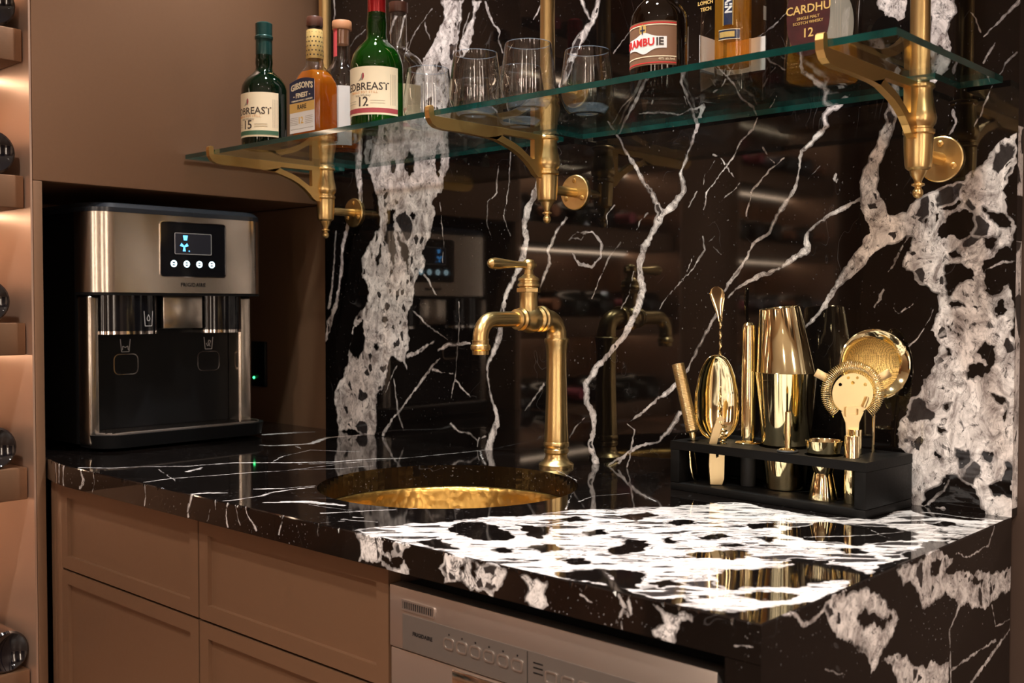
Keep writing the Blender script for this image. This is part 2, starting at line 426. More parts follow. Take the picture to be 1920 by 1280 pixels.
MARBLE_WALL = ([[(361,849),(425,837),(500,960),(590,1180),(600,1400),(540,1690),(380,1690),(430,1400),(450,1180),(400,980)],[(1135,850),(1235,820),(1290,960),(1250,1150),(1330,1400),(1280,1690),(1180,1690),(1220,1400),(1160,1150),(1190,980)],[(361,849),(366,805),(342,776),(312,748),(287,704),(269,669),(263,628),(256,595),(235,580),(203,590),(142,606),(131,579),(153,534),(175,486),(176,476),(182,426),(149,397),(122,359),(125,324),(146,297),(131,262),(90,215),(78,167),(65,127),(31,81),(33,53),(45,6),(45,-4),(163,0),(169,62),(181,94),(196,106),(207,152),(219,166),(245,154),(264,138),(259,162),(273,203),(264,240),(284,285),(300,333),(311,330),(317,347),(309,369),(333,404),(341,437),(338,466),(337,462),(371,490),(378,522),(388,548),(381,572),(383,601),(388,647),(395,705),(402,737),(409,775),(419,806),(425,837)],[(414,764),(437,793),(446,833),(476,827),(460,811),(451,774),(437,741),(414,732)],[(1223,697),(1224,685),(1228,671),(1242,658),(1255,651),(1264,654),(1266,666),(1263,690)],[(1294,684),(1294,671),(1298,639),(1300,608),(1297,567),(1305,560),(1315,569),(1327,604),(1321,625),(1330,644),(1328,677)],[(1410,485),(1380,467),(1360,445),(1340,421),(1299,406),(1270,392),(1263,364),(1279,359),(1265,320),(1279,313),(1293,295),(1315,284),(1316,259),(1306,242),(1310,228),(1319,217),(1306,178),(1292,152),(1267,115),(1264,75),(1276,65),(1279,18),(1292,-6),(1372,-7),(1418,-7)]],
  [[(258,555),(272,574),(286,553),(285,530),(272,522),(259,536)],[(355,556),(362,535),(355,514),(347,535)],[(206,461),(229,460),(219,409),(212,324),(209,378),(203,431)],[(237,413),(267,354),(270,328),(253,365),(235,398)],[(184,392),(174,346),(167,359),(181,378)],[(194,244),(207,238),(197,230),(187,237)],[(163,189),(177,183),(170,175),(162,182)],[(278,451),(289,444),(281,436),(272,445)],[(98,225),(126,237),(133,204),(112,157),(87,169)],[(1306,402),(1337,409),(1341,400),(1313,395)],[(1312,365),(1324,382),(1337,391),(1356,387),(1353,363),(1345,355),(1317,356)],[(1369,395),(1394,385),(1405,374),(1404,367),(1388,372),(1378,379)],[(1371,355),(1391,356),(1382,338),(1375,342)],[(1328,336),(1338,343),(1343,332),(1331,331)],[(1375,328),(1395,341),(1411,340),(1413,314),(1399,294),(1383,280),(1372,301),(1372,314)],[(1323,321),(1349,318),(1359,310),(1359,301),(1332,287),(1329,274),(1349,267),(1332,265),(1325,291)],[(1386,263),(1396,277),(1401,263),(1389,253)],[(1364,208),(1375,222),(1387,216),(1386,192),(1370,205)],[(1356,191),(1371,195),(1381,188),(1361,174),(1354,173)],[(1384,156),(1404,145),(1394,144)],[(1313,75),(1321,69),(1320,62),(1314,69)],[(1339,81),(1356,80),(1358,69),(1346,56)],[(1294,-3),(1304,21),(1325,41),(1343,43),(1363,32),(1372,15),(1380,-1),(1336,-7)],[(1402,70),(1409,68),(1412,48),(1413,27),(1390,24),(1383,37),(1399,50)],[(1292,398),(1297,394),(1296,373),(1290,387)],[(1306,390),(1313,389),(1310,379)],[(1326,212),(1332,204),(1328,204)],[(1324,137),(1334,141),(1327,130)],[(1260,349),(1278,361),(1267,331)],[(1376,81),(1386,79),(1383,68),(1376,71)],[(1316,108),(1328,103),(1321,99)],[(1398,128),(1403,135),(1400,121)],[(1326,242),(1345,230),(1340,228)],[(1371,181),(1384,192),(1381,183)]],
  [[(79,439,11.2),(60,393,11.3),(57,345,10.2),(40,274,11.3),(14,230,16.0),(1,193,9.2)],[(38,425,4.5),(31,354,5.7),(21,294,6.8),(11,262,9.2)],[(100,633,8.9),(111,574,17.7),(117,519,16.6),(122,483,9.9)],[(251,870,8.4),(230,840,8.5),(214,811,5.3)],[(261,848,6.3),(251,819,5.3),(235,777,3.2)],[(266,782,4.2),(256,749,4.2)],[(34,912,5.6),(37,889,5.6),(34,871,3.4)],[(138,832,3.3),(109,822,3.3),(86,804,2.2)],[(317,814,4.1),(322,796,4.1),(331,781,2.1)],[(337,837,3.1),(297,807,3.1),(277,787,3.1),(266,765,2.1)],[(480,823,6.8),(491,796,4.9),(516,763,4.8),(513,748,3.9),(524,724,3.9)],[(615,792,3.7),(606,778,2.8),(598,770,1.9)],[(514,521,1.9),(510,473,2.9),(487,459,2.0),(485,420,2.0)],[(544,543,2.9),(540,487,2.9),(527,425,1.9)],[(359,464,2.0),(365,421,3.1),(370,378,2.0),(367,349,2.0)],[(526,431,2.9),(544,393,1.9)],[(486,452,2.0),(484,422,2.0),(497,391,1.0)],[(611,485,10.3),(599,457,13.2),(586,439,13.3),(577,413,11.4),(584,384,13.3),(570,343,15.3),(560,328,11.5),(533,287,11.6),(523,253,12.6),(518,215,13.6),(497,173,9.8),(486,154,4.9),(489,126,4.9),(497,96,5.9),(508,74,8.8),(511,51,11.8),(500,31,14.7),(489,-1,19.8)],[(742,776,11.6),(731,742,14.3),(699,714,16.3),(675,665,12.8),(659,645,7.4)],[(705,787,7.2),(721,755,7.2),(731,742,7.1)],[(676,419,5.5),(652,395,6.5),(633,363,5.6),(638,341,7.5),(624,316,6.6),(607,287,3.8)],[(708,391,3.6),(731,392,3.6),(751,373,4.5),(751,349,4.5),(731,332,5.4),(704,338,5.5),(688,358,2.7)],[(681,380,2.7),(699,393,2.7),(717,389,2.7),(708,379,2.7),(690,383,1.8)],[(764,573,2.7),(791,538,4.4),(809,508,7.0),(831,478,6.9),(853,449,8.6),(872,414,11.9)],[(949,575,7.4),(938,543,6.6),(922,508,3.3),(908,475,6.7),(915,448,9.2),(894,425,10.1),(872,414,11.9)],[(872,415,13.6),(862,392,11.1),(838,363,12.1),(830,333,11.3),(837,292,13.0),(822,252,12.2),(797,214,10.6),(771,189,8.0),(745,167,9.9),(719,134,11.8),(721,102,10.9),(736,82,11.7),(737,57,9.9),(728,32,10.9),(742,3,14.4)],[(834,631,5.2),(813,588,4.3),(791,556,2.6)],[(858,607,4.3),(852,591,2.6)],[(907,631,5.0),(913,596,3.3),(919,582,1.7)],[(945,575,2.5),(926,574,2.5),(906,567,2.5),(868,575,2.5),(822,579,1.7)],[(773,568,1.8),(791,591,1.8),(813,606,1.7)],[(1043,546,2.4),(1036,530,3.2),(1014,512,2.4),(997,486,2.4),(976,463,2.4),(956,442,2.5),(951,416,1.6)],[(1074,574,2.3),(1061,553,1.6)],[(967,499,2.5),(979,496,2.4),(991,479,2.4),(1003,463,1.6)],[(970,489,1.6),(953,470,1.6),(951,455,1.2)],[(1088,483,1.6),(1072,472,2.3),(1053,457,3.2),(1034,436,3.2),(1026,402,2.4)],[(1053,501,2.4),(1059,491,2.4),(1072,477,1.6)],[(939,445,2.5),(923,421,1.7)],[(1014,452,2.4),(994,436,1.6),(980,425,1.2)],[(1182,558,10.4),(1175,550,9.0),(1150,538,9.1),(1153,522,10.6),(1133,503,7.6),(1115,490,6.1),(1111,462,2.3),(1105,436,4.6),(1089,415,7.0),(1076,399,5.5),(1065,375,4.7),(1038,359,5.6),(1024,335,4.8),(995,300,5.7),(990,290,3.3)],[(1206,417,2.2),(1182,405,6.0),(1157,395,5.3),(1127,375,3.8),(1124,358,10.7),(1127,348,11.5),(1106,337,7.7),(1085,323,5.5),(1047,312,6.4),(1013,295,4.0),(996,280,2.4)],[(977,256,4.1),(953,218,5.0),(933,185,4.2),(921,163,4.2),(888,128,4.3)],[(908,147,5.9),(881,126,6.8),(836,93,5.2),(811,77,1.8)],[(911,98,9.3),(893,73,6.8),(869,48,5.1),(836,40,5.2),(807,25,4.4),(790,6,3.5)],[(950,375,3.3),(954,354,3.3),(936,329,2.5),(902,298,1.7)],[(971,374,2.5),(962,367,1.6)],[(971,356,2.5),(983,346,1.6)],[(1144,466,1.5),(1126,449,1.5)],[(1165,446,3.0),(1169,453,2.3),(1174,450,2.2),(1169,441,2.3)],[(1256,586,7.2),(1252,561,10.1),(1247,527,15.9),(1244,511,17.4),(1233,484,14.6),(1218,453,19.1),(1216,427,25.0),(1222,405,26.4),(1233,378,26.3),(1260,371,28.8)],[(1260,374,31.7),(1222,354,20.5),(1196,329,10.4),(1172,300,6.8)],[(1222,343,10.3),(1200,318,7.4),(1172,296,7.5),(1145,257,6.9),(1122,234,3.8)],[(1260,374,25.9),(1298,401,24.0),(1339,418,25.0)],[(284,255,3.2),(317,233,4.2),(359,212,3.1),(380,202,2.0)],[(264,166,8.5),(300,178,7.3),(341,197,4.1)],[(354,181,6.2),(380,193,6.1),(411,194,5.1),(441,196,5.0)],[(359,165,4.1),(333,146,5.2),(306,119,5.2),(250,64,4.3),(216,35,5.4),(189,2,6.5)],[(338,143,7.3),(364,138,3.1),(395,138,2.0)],[(224,119,3.2),(233,74,4.3),(241,40,4.3),(253,17,3.2)],[(233,146,3.2),(216,122,2.2),(198,91,2.2)],[(411,274,2.0),(411,220,2.0),(408,192,2.0),(401,131,3.0),(390,91,2.0)],[(401,127,3.0),(421,110,4.0),(446,94,2.0)],[(388,42,6.1),(411,28,5.1),(441,27,4.0),(461,14,4.0)],[(314,327,5.2),(333,306,4.1),(349,288,2.1)],[(625,129,4.7),(600,102,4.7),(580,79,2.9)],[(712,73,2.7),(696,58,3.7),(684,39,1.8)],[(792,372,2.6),(766,345,2.7),(749,314,2.7),(731,279,2.7)],[(818,323,1.7),(810,286,1.7),(793,262,1.8)],[(930,340,1.7),(915,308,1.7),(887,285,1.7),(870,262,1.7)],[(846,417,3.4),(830,404,2.6),(824,391,1.7)],[(779,434,2.6),(762,418,2.7),(764,397,1.8)],[(807,73,1.8),(822,64,2.6),(816,33,2.6),(807,1,2.6)],[(760,-4,2.7),(781,9,3.6),(803,20,3.5)],[(481,25,4.9),(465,20,4.0),(460,4,3.0)],[(1410,649,5.3),(1394,634,3.4),(1367,611,2.0)],[(1408,585,2.7),(1394,573,2.7),(1374,536,2.0),(1357,498,1.4)],[(1381,601,2.7),(1367,577,2.0)],[(1351,644,1.4),(1363,618,1.4)],[(1330,523,4.2),(1334,505,3.5),(1325,491,2.1)],[(1169,453,3.8),(1166,444,3.0),(1172,444,2.2)],[(1240,290,2.9),(1235,277,3.7),(1227,266,2.9)],[(1290,282,1.4),(1276,266,2.2),(1261,257,2.2),(1254,265,1.4)],[(1276,213,1.4),(1294,234,1.4),(1308,263,1.4)],[(1246,314,2.9),(1260,338,3.6),(1274,361,2.1)],[(1301,-1,3.6),(1326,24,3.5),(1332,39,2.8)],[(1374,313,2.0),(1395,324,2.7),(1412,324,2.7)],[(1375,328,2.7),(1388,345,4.1),(1401,347,4.0)],[(1330,287,2.1),(1342,294,2.8),(1356,301,2.8)],[(439,811,3.0),(422,778,3.0),(413,740,2.0)],[(1042,665,2.4),(1068,676,2.3),(1094,694,1.5)],[(807,713,1.7),(775,683,1.8)]])
MARBLE_TOP = ([[(867,-621),(875,-580),(884,-543),(926,-448),(967,-371),(1010,-307),(1074,-202),(1083,-164),(1116,-145),(1153,-155),(1245,-157),(1289,-131),(1295,-35),(1324,-60),(1391,-50),(1413,-14),(1413,-182),(1407,-306),(1414,-465),(1413,-528),(1390,-575),(1354,-622),(1296,-621),(1265,-617),(1199,-622),(1127,-636),(1036,-628),(969,-629),(914,-625)]],
  [[(938,-535),(925,-498),(944,-480),(1005,-500),(1034,-525),(1017,-554),(973,-556)],[(983,-464),(1016,-448),(1045,-475),(1058,-503),(1027,-493)],[(965,-610),(975,-581),(1028,-605),(1005,-620)],[(1073,-538),(1088,-513),(1111,-527),(1105,-556)],[(1069,-439),(1079,-411),(1097,-427),(1091,-453)],[(1148,-493),(1129,-436),(1151,-428),(1171,-459),(1169,-507)],[(1028,-345),(1054,-289),(1078,-299),(1078,-345)],[(1171,-610),(1193,-569),(1240,-555),(1269,-601),(1247,-616),(1190,-621)],[(1263,-580),(1270,-555),(1294,-560),(1284,-587)],[(1224,-455),(1236,-417),(1258,-395),(1276,-407),(1273,-442),(1242,-461)],[(1293,-515),(1295,-478),(1329,-394),(1383,-391),(1406,-409),(1401,-437),(1379,-489),(1336,-547),(1310,-536)],[(1246,-287),(1244,-203),(1331,-165),(1362,-177),(1372,-221),(1339,-289),(1289,-299)],[(1189,-270),(1209,-236),(1228,-262),(1206,-291)],[(1184,-372),(1194,-335),(1214,-344),(1201,-376)],[(1398,-303),(1398,-246),(1406,-163),(1415,-218),(1408,-309)],[(1315,-424),(1321,-386),(1350,-370),(1339,-412)],[(1341,-560),(1364,-530),(1392,-520),(1374,-561)],[(1301,-622),(1315,-597),(1337,-609),(1323,-633)],[(1232,-327),(1250,-310),(1258,-340)],[(997,-406),(1005,-374),(1029,-375),(1021,-407)],[(1110,-330),(1123,-294),(1141,-306),(1132,-338)],[(1344,-110),(1359,-81),(1380,-91),(1365,-119)],[(1054,-581),(1059,-564),(1079,-573),(1071,-587)],[(1159,-408),(1163,-392),(1184,-409),(1179,-422)],[(1226,-395),(1234,-370),(1248,-377)],[(1142,-565),(1154,-543),(1171,-553),(1158,-572)],[(1330,-321),(1345,-300),(1361,-309),(1348,-334)]],
  [[(150,-618,5),(193,-586,7),(214,-543,5),(266,-487,6),(288,-412,10),(350,-353,8),(403,-287,10),(422,-222,6),(455,-174,5)],[(363,-617,4),(361,-569,4),(383,-509,4),(401,-446,4),(422,-404,4),(430,-308,3)],[(589,-615,4),(590,-562,7),(578,-541,6),(577,-504,6),(584,-468,5)],[(508,-623,9),(514,-602,9),(534,-583,4)],[(636,-590,8),(670,-548,16),(731,-530,10)],[(692,-557,3),(740,-549,3),(782,-538,2)],[(317,-517,10),(308,-498,12),(296,-480,5)],[(802,-621,2),(813,-594,2)],[(803,-571,6),(814,-564,4)],[(264,-539,2),(339,-564,2),(388,-581,1)],[(534,-538,5),(563,-504,5),(577,-451,3)],[(585,-648,2),(585,-618,2)],[(-13,-155,14),(1,-99,16),(22,-46,5)],[(122,-250,4),(145,-242,8),(168,-197,16),(176,-172,14),(122,-88,14),(138,-11,8)],[(323,-359,3),(281,-309,4),(249,-226,3),(289,-205,3),(334,-179,2)],[(189,-214,6),(221,-227,4)],[(380,-347,4),(423,-290,4),(448,-214,3),(472,-80,4),(485,2,5)],[(485,2,3),(590,12,2),(674,0,2)],[(429,-382,3),(470,-327,3),(485,-272,2)],[(752,-583,4),(780,-536,3),(825,-464,2)],[(965,-347,2),(825,-154,2),(732,-95,2)],[(485,-18,4),(561,-89,3),(651,-172,2)],[(942,-291,4),(929,-246,4),(954,-193,3)],[(1018,-218,4),(966,-182,3)],[(1274,-287,3),(1302,-255,3),(1324,-227,3),(1346,-179,3)],[(1306,-189,2),(1343,-222,2)],[(730,-508,3),(796,-464,4),(863,-442,3)],[(803,-589,4),(849,-570,3)],[(1316,-42,6),(1370,-39,5),(1418,-28,4)],[(1207,-576,3),(1230,-593,3)]])
MARBLE_FRONT = ([[(872,-1),(927,-2),(943,-1),(971,-2),(957,-16),(973,-27),(969,-34),(943,-37),(918,-32),(880,-34),(883,-21)],[(1027,1),(1111,-2),(1119,-2),(1114,-17),(1099,-35),(1065,-35),(1025,-34),(1027,-27),(1016,-19),(1024,-12)],[(1136,-6),(1174,-5),(1170,-19),(1175,-29),(1157,-37),(1143,-32),(1148,-19)],[(1300,-4),(1347,-5),(1342,-12),(1333,-13),(1329,-21),(1323,-36),(1304,-35),(1298,-28),(1312,-19)]],
  [[(925,-3),(943,-2),(937,-17),(927,-17)],[(921,-19),(933,-23),(941,-31),(918,-31)],[(939,-21),(957,-17),(953,-30),(941,-27)],[(1049,-13),(1058,-9),(1056,-14),(1051,-19)],[(1068,-3),(1075,-10),(1072,-19),(1067,-13)],[(1045,-30),(1053,-31),(1051,-36)],[(891,-32),(900,-29),(910,-33)]],
  [[(376,1,3.2),(381,-18,4.0),(377,-33,2.4)],[(512,1,6.0),(499,-25,4.5),(501,-33,5.3)],[(601,0,2.9),(598,-18,2.2),(602,-33,2.9)],[(643,2,2.1),(655,-15,3.5),(670,-28,3.5)],[(170,1,6.9),(180,-17,7.8),(166,-31,7.0)],[(107,1,7.1),(106,-15,4.4),(106,-33,8.0)],[(85,-1,7.2),(85,-18,7.2),(84,-31,7.2)],[(63,3,2.7),(66,-16,2.7)],[(214,0,1.7),(218,-16,2.6),(210,-32,1.7)],[(729,0,4.1),(720,-26,2.7)],[(802,0,1.3),(802,-16,1.3)],[(570,0,1.5),(572,-13,1.5)],[(558,-15,1.5),(550,-32,1.5)],[(620,-1,1.4),(627,-19,1.4),(632,-26,1.4)],[(1262,-3,3.0),(1268,-13,4.0),(1272,-21,3.0)],[(1273,-3,3.0),(1276,-18,3.9)],[(1265,-19,3.0),(1259,-28,2.0),(1261,-36,2.0),(1266,-34,2.0),(1265,-27,1.5)],[(1385,-24,1.8),(1392,-22,1.4),(1403,-21,0.9)],[(1215,-11,1.0),(1230,-16,1.0)]])
MARBLE_SIDE = ([[(-516,-9),(-466,-7),(-419,-8),(-411,-15),(-342,-56),(-355,-68),(-376,-78),(-409,-97),(-417,-75),(-457,-52),(-494,-33)],[(-352,-4),(-317,-3),(-279,-4),(-229,-4),(-197,-18),(-223,-34),(-175,-36),(-106,-47),(3,-64),(4,-89),(-67,-93),(-173,-78),(-217,-51),(-277,-60),(-297,-37),(-334,-24)],[(-384,-90),(-323,-96),(-275,-123),(-203,-139),(-212,-165),(-311,-154),(-349,-114)]],
  [[(-442,-34),(-402,-36),(-360,-52),(-385,-59),(-426,-48)],[(-259,-11),(-229,-13),(-238,-27),(-258,-27)],[(-140,-53),(-93,-58),(-105,-68)]],
  [[(-592,1,2.8),(-570,-2,4.2),(-550,-17,4.7),(-516,-12,3.9),(-466,-2,2.5)],[(-59,2,2.6),(-83,-23,2.6),(-153,-24,2.5),(-186,-14,1.8)],[(-173,-76,4.9),(-204,-98,3.6),(-197,-161,3.0)],[(0,-143,5.4),(-100,-169,5.8),(-135,-177,5.0)],[(-192,-146,3.6),(-125,-145,3.8),(-52,-145,3.3)],[(-508,-67,1.5),(-464,-84,1.5)],[(-67,-98,2.0),(-53,-127,2.0),(-1,-130,2.0)],[(-472,-45,1.5),(-401,-86,1.6)]])

# ------------------------------------------------------------------ marble slabs
def refine(P, step, amp, closed=False, rng=None):
    out = []; n = len(P)
    for i in range(n if closed else n - 1):
        a = P[i]; b = P[(i + 1) % n]; L = math.hypot(b[0] - a[0], b[1] - a[1]); k = max(1, int(L / step))
        nx, ny = (-(b[1] - a[1]) / (L + 1e-9), (b[0] - a[0]) / (L + 1e-9)); off = 0.0
        for j in range(k):
            t = j / k; off = (off * 0.6 + rng.uniform(-amp, amp)) if j else 0.0
            e = off * min(1, 4 * t * (1 - t) + 0.2)
            q = [a[c] + (b[c] - a[c]) * t for c in range(len(a))]
            q[0] += nx * e; q[1] += ny * e
            if len(q) > 2: q[2] *= rng.uniform(0.7, 1.35)
            out.append(tuple(q))
    if not closed: out.append(tuple(P[-1]))
    return out

def ragged(P, step, k, rng):
    """closed outline broken up by midpoint displacement"""
    out = []
    def split(a, b):
        L = math.hypot(b[0] - a[0], b[1] - a[1])
        if L < step: out.append(a); return
        t = rng.uniform(0.4, 0.6); e = rng.uniform(-k, k) * L ** 0.8
        m = (a[0] + (b[0] - a[0]) * t - (b[1] - a[1]) / L * e, a[1] + (b[1] - a[1]) * t + (b[0] - a[0]) / L * e)
        split(a, m); split(m, b)
    for i in range(len(P)): split(tuple(P[i]), tuple(P[(i + 1) % len(P)]))
    return out

def seg_dist(X, Y, a, b):
    dx, dy = b[0] - a[0], b[1] - a[1]; L2 = dx * dx + dy * dy + 1e-9
    t = np.clip(((X - a[0]) * dx + (Y - a[1]) * dy) / L2, 0, 1)
    return np.hypot(X - a[0] - t * dx, Y - a[1] - t * dy), t

def poly_sd(X, Y, P):
    inside = np.zeros(X.shape, bool); d = np.full(X.shape, 1e9)
    for i in range(len(P)):
        a = P[i]; b = P[(i + 1) % len(P)]
        if a[1] != b[1]:
            c = ((a[1] > Y) != (b[1] > Y)) & (X < (b[0] - a[0]) * (Y - a[1]) / (b[1] - a[1]) + a[0])
            inside ^= c
        d = np.minimum(d, seg_dist(X, Y, a, b)[0])
    return np.where(inside, d, -d)

def slab_face(spec, x0, x1, y0, y1, grid=12.0, hole=None, cut=None, seed=1, holes_n=96, rows=()):
    """triangulated face in mm carrying the vein distance; hole = (cx, cy, r), cut(x, y) -> keep"""
    rng = random.Random(seed)
    polys, isl, veins = spec
    polys = [ragged(P, 6, 0.34, rng) for P in polys]; isl = [ragged(P, 5, 0.42, rng) for P in isl]
    veins = [refine(V, 4.5, 1.3, False, rng) for V in veins]
    pts = {}
    def add(x, y):
        if x0 <= x <= x1 and y0 <= y <= y1:
            if hole and math.hypot(x - hole[0], y - hole[1]) < hole[2] + 0.8: return
            pts.setdefault((round(x / 0.5), round(y / 0.5)), (x, y))
    nx = max(1, round((x1 - x0) / grid)); ny = max(1, round((y1 - y0) / grid))
    for i in range(nx + 1):
        for j in range(ny + 1):
            x = x0 + (x1 - x0) * i / nx; y = y0 + (y1 - y0) * j / ny
            if 0 < i < nx and 0 < j < ny: x += rng.uniform(-3, 3); y += rng.uniform(-3, 3)
            add(x, y)
    for yr in rows:
        for i in range(int((x1 - x0) / 6) + 1): add(x0 + (x1 - x0) * i / int((x1 - x0) / 6), yr)
    for V in veins:
        for i, p in enumerate(V):
            a = V[max(i - 1, 0)]; b = V[min(i + 1, len(V) - 1)]; L = math.hypot(b[0] - a[0], b[1] - a[1]) + 1e-9
            nxv, nyv = -(b[1] - a[1]) / L, (b[0] - a[0]) / L
            for o in (0, p[2] / 2, -p[2] / 2, p[2] / 2 + 2.2, -p[2] / 2 - 2.2): add(p[0] + nxv * o, p[1] + nyv * o)
    for P in polys + isl:
        for i, p in enumerate(P):
            a = P[i - 1]; b = P[(i + 1) % len(P)]; L = math.hypot(b[0] - a[0], b[1] - a[1]) + 1e-9
            nxv, nyv = -(b[1] - a[1]) / L, (b[0] - a[0]) / L
            for o in (0, 2.5, -2.5): add(p[0] + nxv * o, p[1] + nyv * o)
    pl = [Vector(p) for p in pts.values()]; edges = []
    if hole:
        k = len(pl)
        pl += [Vector((hole[0] + hole[2] * math.cos(2 * PI * i / holes_n), hole[1] + hole[2] * math.sin(2 * PI * i / holes_n))) for i in range(holes_n)]
        edges = [(k + i, k + (i + 1) % holes_n) for i in range(holes_n)]
    r = delaunay_2d_cdt(pl, edges, [], 0, 0.01)
    vs = np.array([(v.x, v.y) for v in r[0]]); fs = r[2]
    if hole or cut:
        keep = []
        for f in fs:
            c = vs[list(f)].mean(0)
            if hole and math.hypot(c[0] - hole[0], c[1] - hole[1]) < hole[2] * 0.999: continue
            if cut and not cut(c[0], c[1]): continue
            keep.append(f)
        fs = keep
    X, Y = vs[:, 0], vs[:, 1]; s = np.full(len(vs), -25.0)
    for P in polys:
        s = np.maximum(s, np.clip(poly_sd(X, Y, P), -25, 25))
    for P in isl:
        s = np.minimum(s, -np.clip(poly_sd(X, Y, P), -25, 25))
    for V in veins:
        xs = [p[0] for p in V]; ys = [p[1] for p in V]
        near = (X > min(xs) - 30) & (X < max(xs) + 30) & (Y > min(ys) - 30) & (Y < max(ys) + 30)
        if not near.any(): continue
        xx, yy = X[near], Y[near]; best = np.full(xx.shape, -25.0)
        for a, b in zip(V, V[1:]):
            d, t = seg_dist(xx, yy, a, b); best = np.maximum(best, (a[2] + (b[2] - a[2]) * t) / 2 - d)
        s[near] = np.maximum(s[near], best)
    return vs, fs, s

def slab_mesh(name, faces, mats):
    """faces: list of (vs, fs, s, to3d, material index, flip); plain closing geometry has s=None"""
    V = []; F = []; Sv = []; mi = []
    for vs, fs, s, to3d, k, flip in faces:
        o = len(V)
        V += [to3d(p[0] / 1000, p[1] / 1000) if to3d else tuple(p) for p in vs]
        F += [tuple(i + o for i in (reversed(f) if flip else f)) for f in fs]
        Sv += list(s) if s is not None else [-25.0] * len(vs); mi += [k] * len(fs)
    me = bpy.data.meshes.new(name); me.from_pydata(V, [], F); me.update()
    a = me.attributes.new('vein', 'FLOAT', 'POINT'); a.data.foreach_set('value', np.array(Sv, dtype=np.float32))
    me.polygons.foreach_set('material_index', mi)
    for m in mats: me.materials.append(M[m])
    return me

# ------------------------------------------------------------------ the room
def struct(name, g, mat, label):
    o = solo(name, g, mat, (0, 0, 0), label, None, None, 'structure', smooth=False)
    return o
FZ = -Z0
struct('floor', box(-0.55, 3.4, -3.7, 0.12, FZ - 0.05, FZ), 'floor', 'dark wooden floor of the bar room')
struct('ceiling', box(-0.55, 3.4, -3.7, 0.12, CEIL, CEIL + 0.05), 'ceiling', 'off-white ceiling of the bar room')
struct('wall_rear', box(-0.45, 3.4, 0.021, 0.12, FZ, CEIL), 'bronze_dark', 'dark brown wall beside the marble backsplash')
struct('wall_left', box(-0.55, -0.452, -3.7, 0.12, FZ, CEIL), 'bronze', 'bronze wall behind the bottle display')
struct('wall_right', box(3.3, 3.4, -3.7, 0.02, FZ, CEIL), 'plaster', 'beige wall to the right of the bar')
struct('wall_front', box(-0.452, 3.3, -3.7, -3.6, FZ, CEIL), 'plaster', 'beige wall opposite the bar')
def added_wall_light(c, n, label):  # lamps added out of view so brass and gold mirror bright streaks
    """added tall lamp for streaks in the metal: bronze back plate and a glowing tube, standing off along n"""
    t = thing('added_wall_light', label, 'added light', c, 'tall tubes added for reflections')
    u = Vector((-n[1], n[0], 0)); a, b_ = abs(u.x) * 0.05 + abs(n[0]) * 0.006, abs(u.y) * 0.05 + abs(n[1]) * 0.006
    part('back_plate', bbox(c[0] + n[0] * 0.008 - a, c[0] + n[0] * 0.008 + a, c[1] + n[1] * 0.008 - b_, c[1] + n[1] * 0.008 + b_, c[2] - 0.75, c[2] + 0.75, 0.002), 'bronze_dark', t)
    part('glow_tube', lathe([(0, -0.70), (0.028, -0.695), (0.028, 0.695), (0, 0.70)], 20, (c[0] + n[0] * 0.045, c[1] + n[1] * 0.045, c[2])), 'added_tube', t)
M['added_tube'] = simple('added_warm_tube', (1, 0.9, 0.8), 0.5, emit=(1.0, 0.86, 0.72), estr=20.0)
added_wall_light((1.30, -3.6, 0.45), (0, 1), 'added tall light for reflections, between the first two doors opposite the bar')
added_wall_light((2.20, -3.6, 0.45), (0, 1), 'added tall light for reflections, between the last two doors opposite the bar')
added_wall_light((3.3, -2.30, 0.45), (-1, 0), 'added tall light for reflections on the right wall, farther from the bar')
added_wall_light((3.3, -1.10, 0.45), (-1, 0), 'added tall light for reflections on the right wall, nearer to the bar')
for i, x in enumerate((0.80, 1.75, 2.70)):  # doors added out of view, mirrored as dark stripes in the metal
    d = thing('door_%d' % (i + 1), 'dark bronze leaf added opposite the bar for contrast in reflections', None, (x, -3.58, FZ), None, 'structure')
    part('door_leaf', bbox(x - 0.27, x + 0.27, -3.598, -3.56, FZ + 0.004, 1.2, 0.004), 'bronze_dark', d)
    part('door_handle', tube([(x + 0.2, -3.545, 0.1), (x + 0.2, -3.525, 0.1), (x + 0.1, -3.525, 0.1)], 0.008, 10), 'brass', d)
for i, (y0, y1) in enumerate(((-3.3, -2.5), (-2.1, -1.3), (-0.9, -0.3))):  # unseen panels added for dark contrast in the gold's reflections
    d = thing('added_wall_panel', 'dark bronze panel added for reflections on the beige right wall, %s' % ('farthest from the bar', 'middle of three', 'nearest to the bar')[i], 'added panel', (3.29, (y0 + y1) / 2, FZ), 'bronze panels added for reflections')
    part('panel_board', bbox(3.27, 3.299, y0, y1, FZ + 0.1, 1.5, 0.004), 'bronze_dark', d)

for x, y, w, ang, lab in DOWNLIGHTS:
    t = thing('ceiling_downlight', lab, 'downlight', (x, y, CEIL - 0.012))
    part('trim_ring', lathe([(0.040, 0.011), (0.055, 0.011), (0.056, 0.003), (0.044, 0), (0.040, 0.004), (0.040, 0.011)], 32, (x, y, CEIL - 0.012)), 'chrome', t)
    part('lens', lathe([(0, 0.008), (0.0395, 0.008), (0.0395, 0.0105), (0, 0.0105)], 32, (x, y, CEIL - 0.012)), 'lens', t)
    ld = bpy.data.lights.new('downlight_lamp', 'SPOT'); ld.energy = w; ld.spot_size = math.radians(ang); ld.spot_blend = 0.6
    ld.shadow_soft_size = 0.035; ld.color = (1.0, 0.97, 0.96) if y > -0.6 else (1.0, 0.90, 0.80)
    lo = bpy.data.objects.new('downlight_lamp', ld); COL.objects.link(lo); lo.parent = t; lo.location = (0, 0, -0.01)

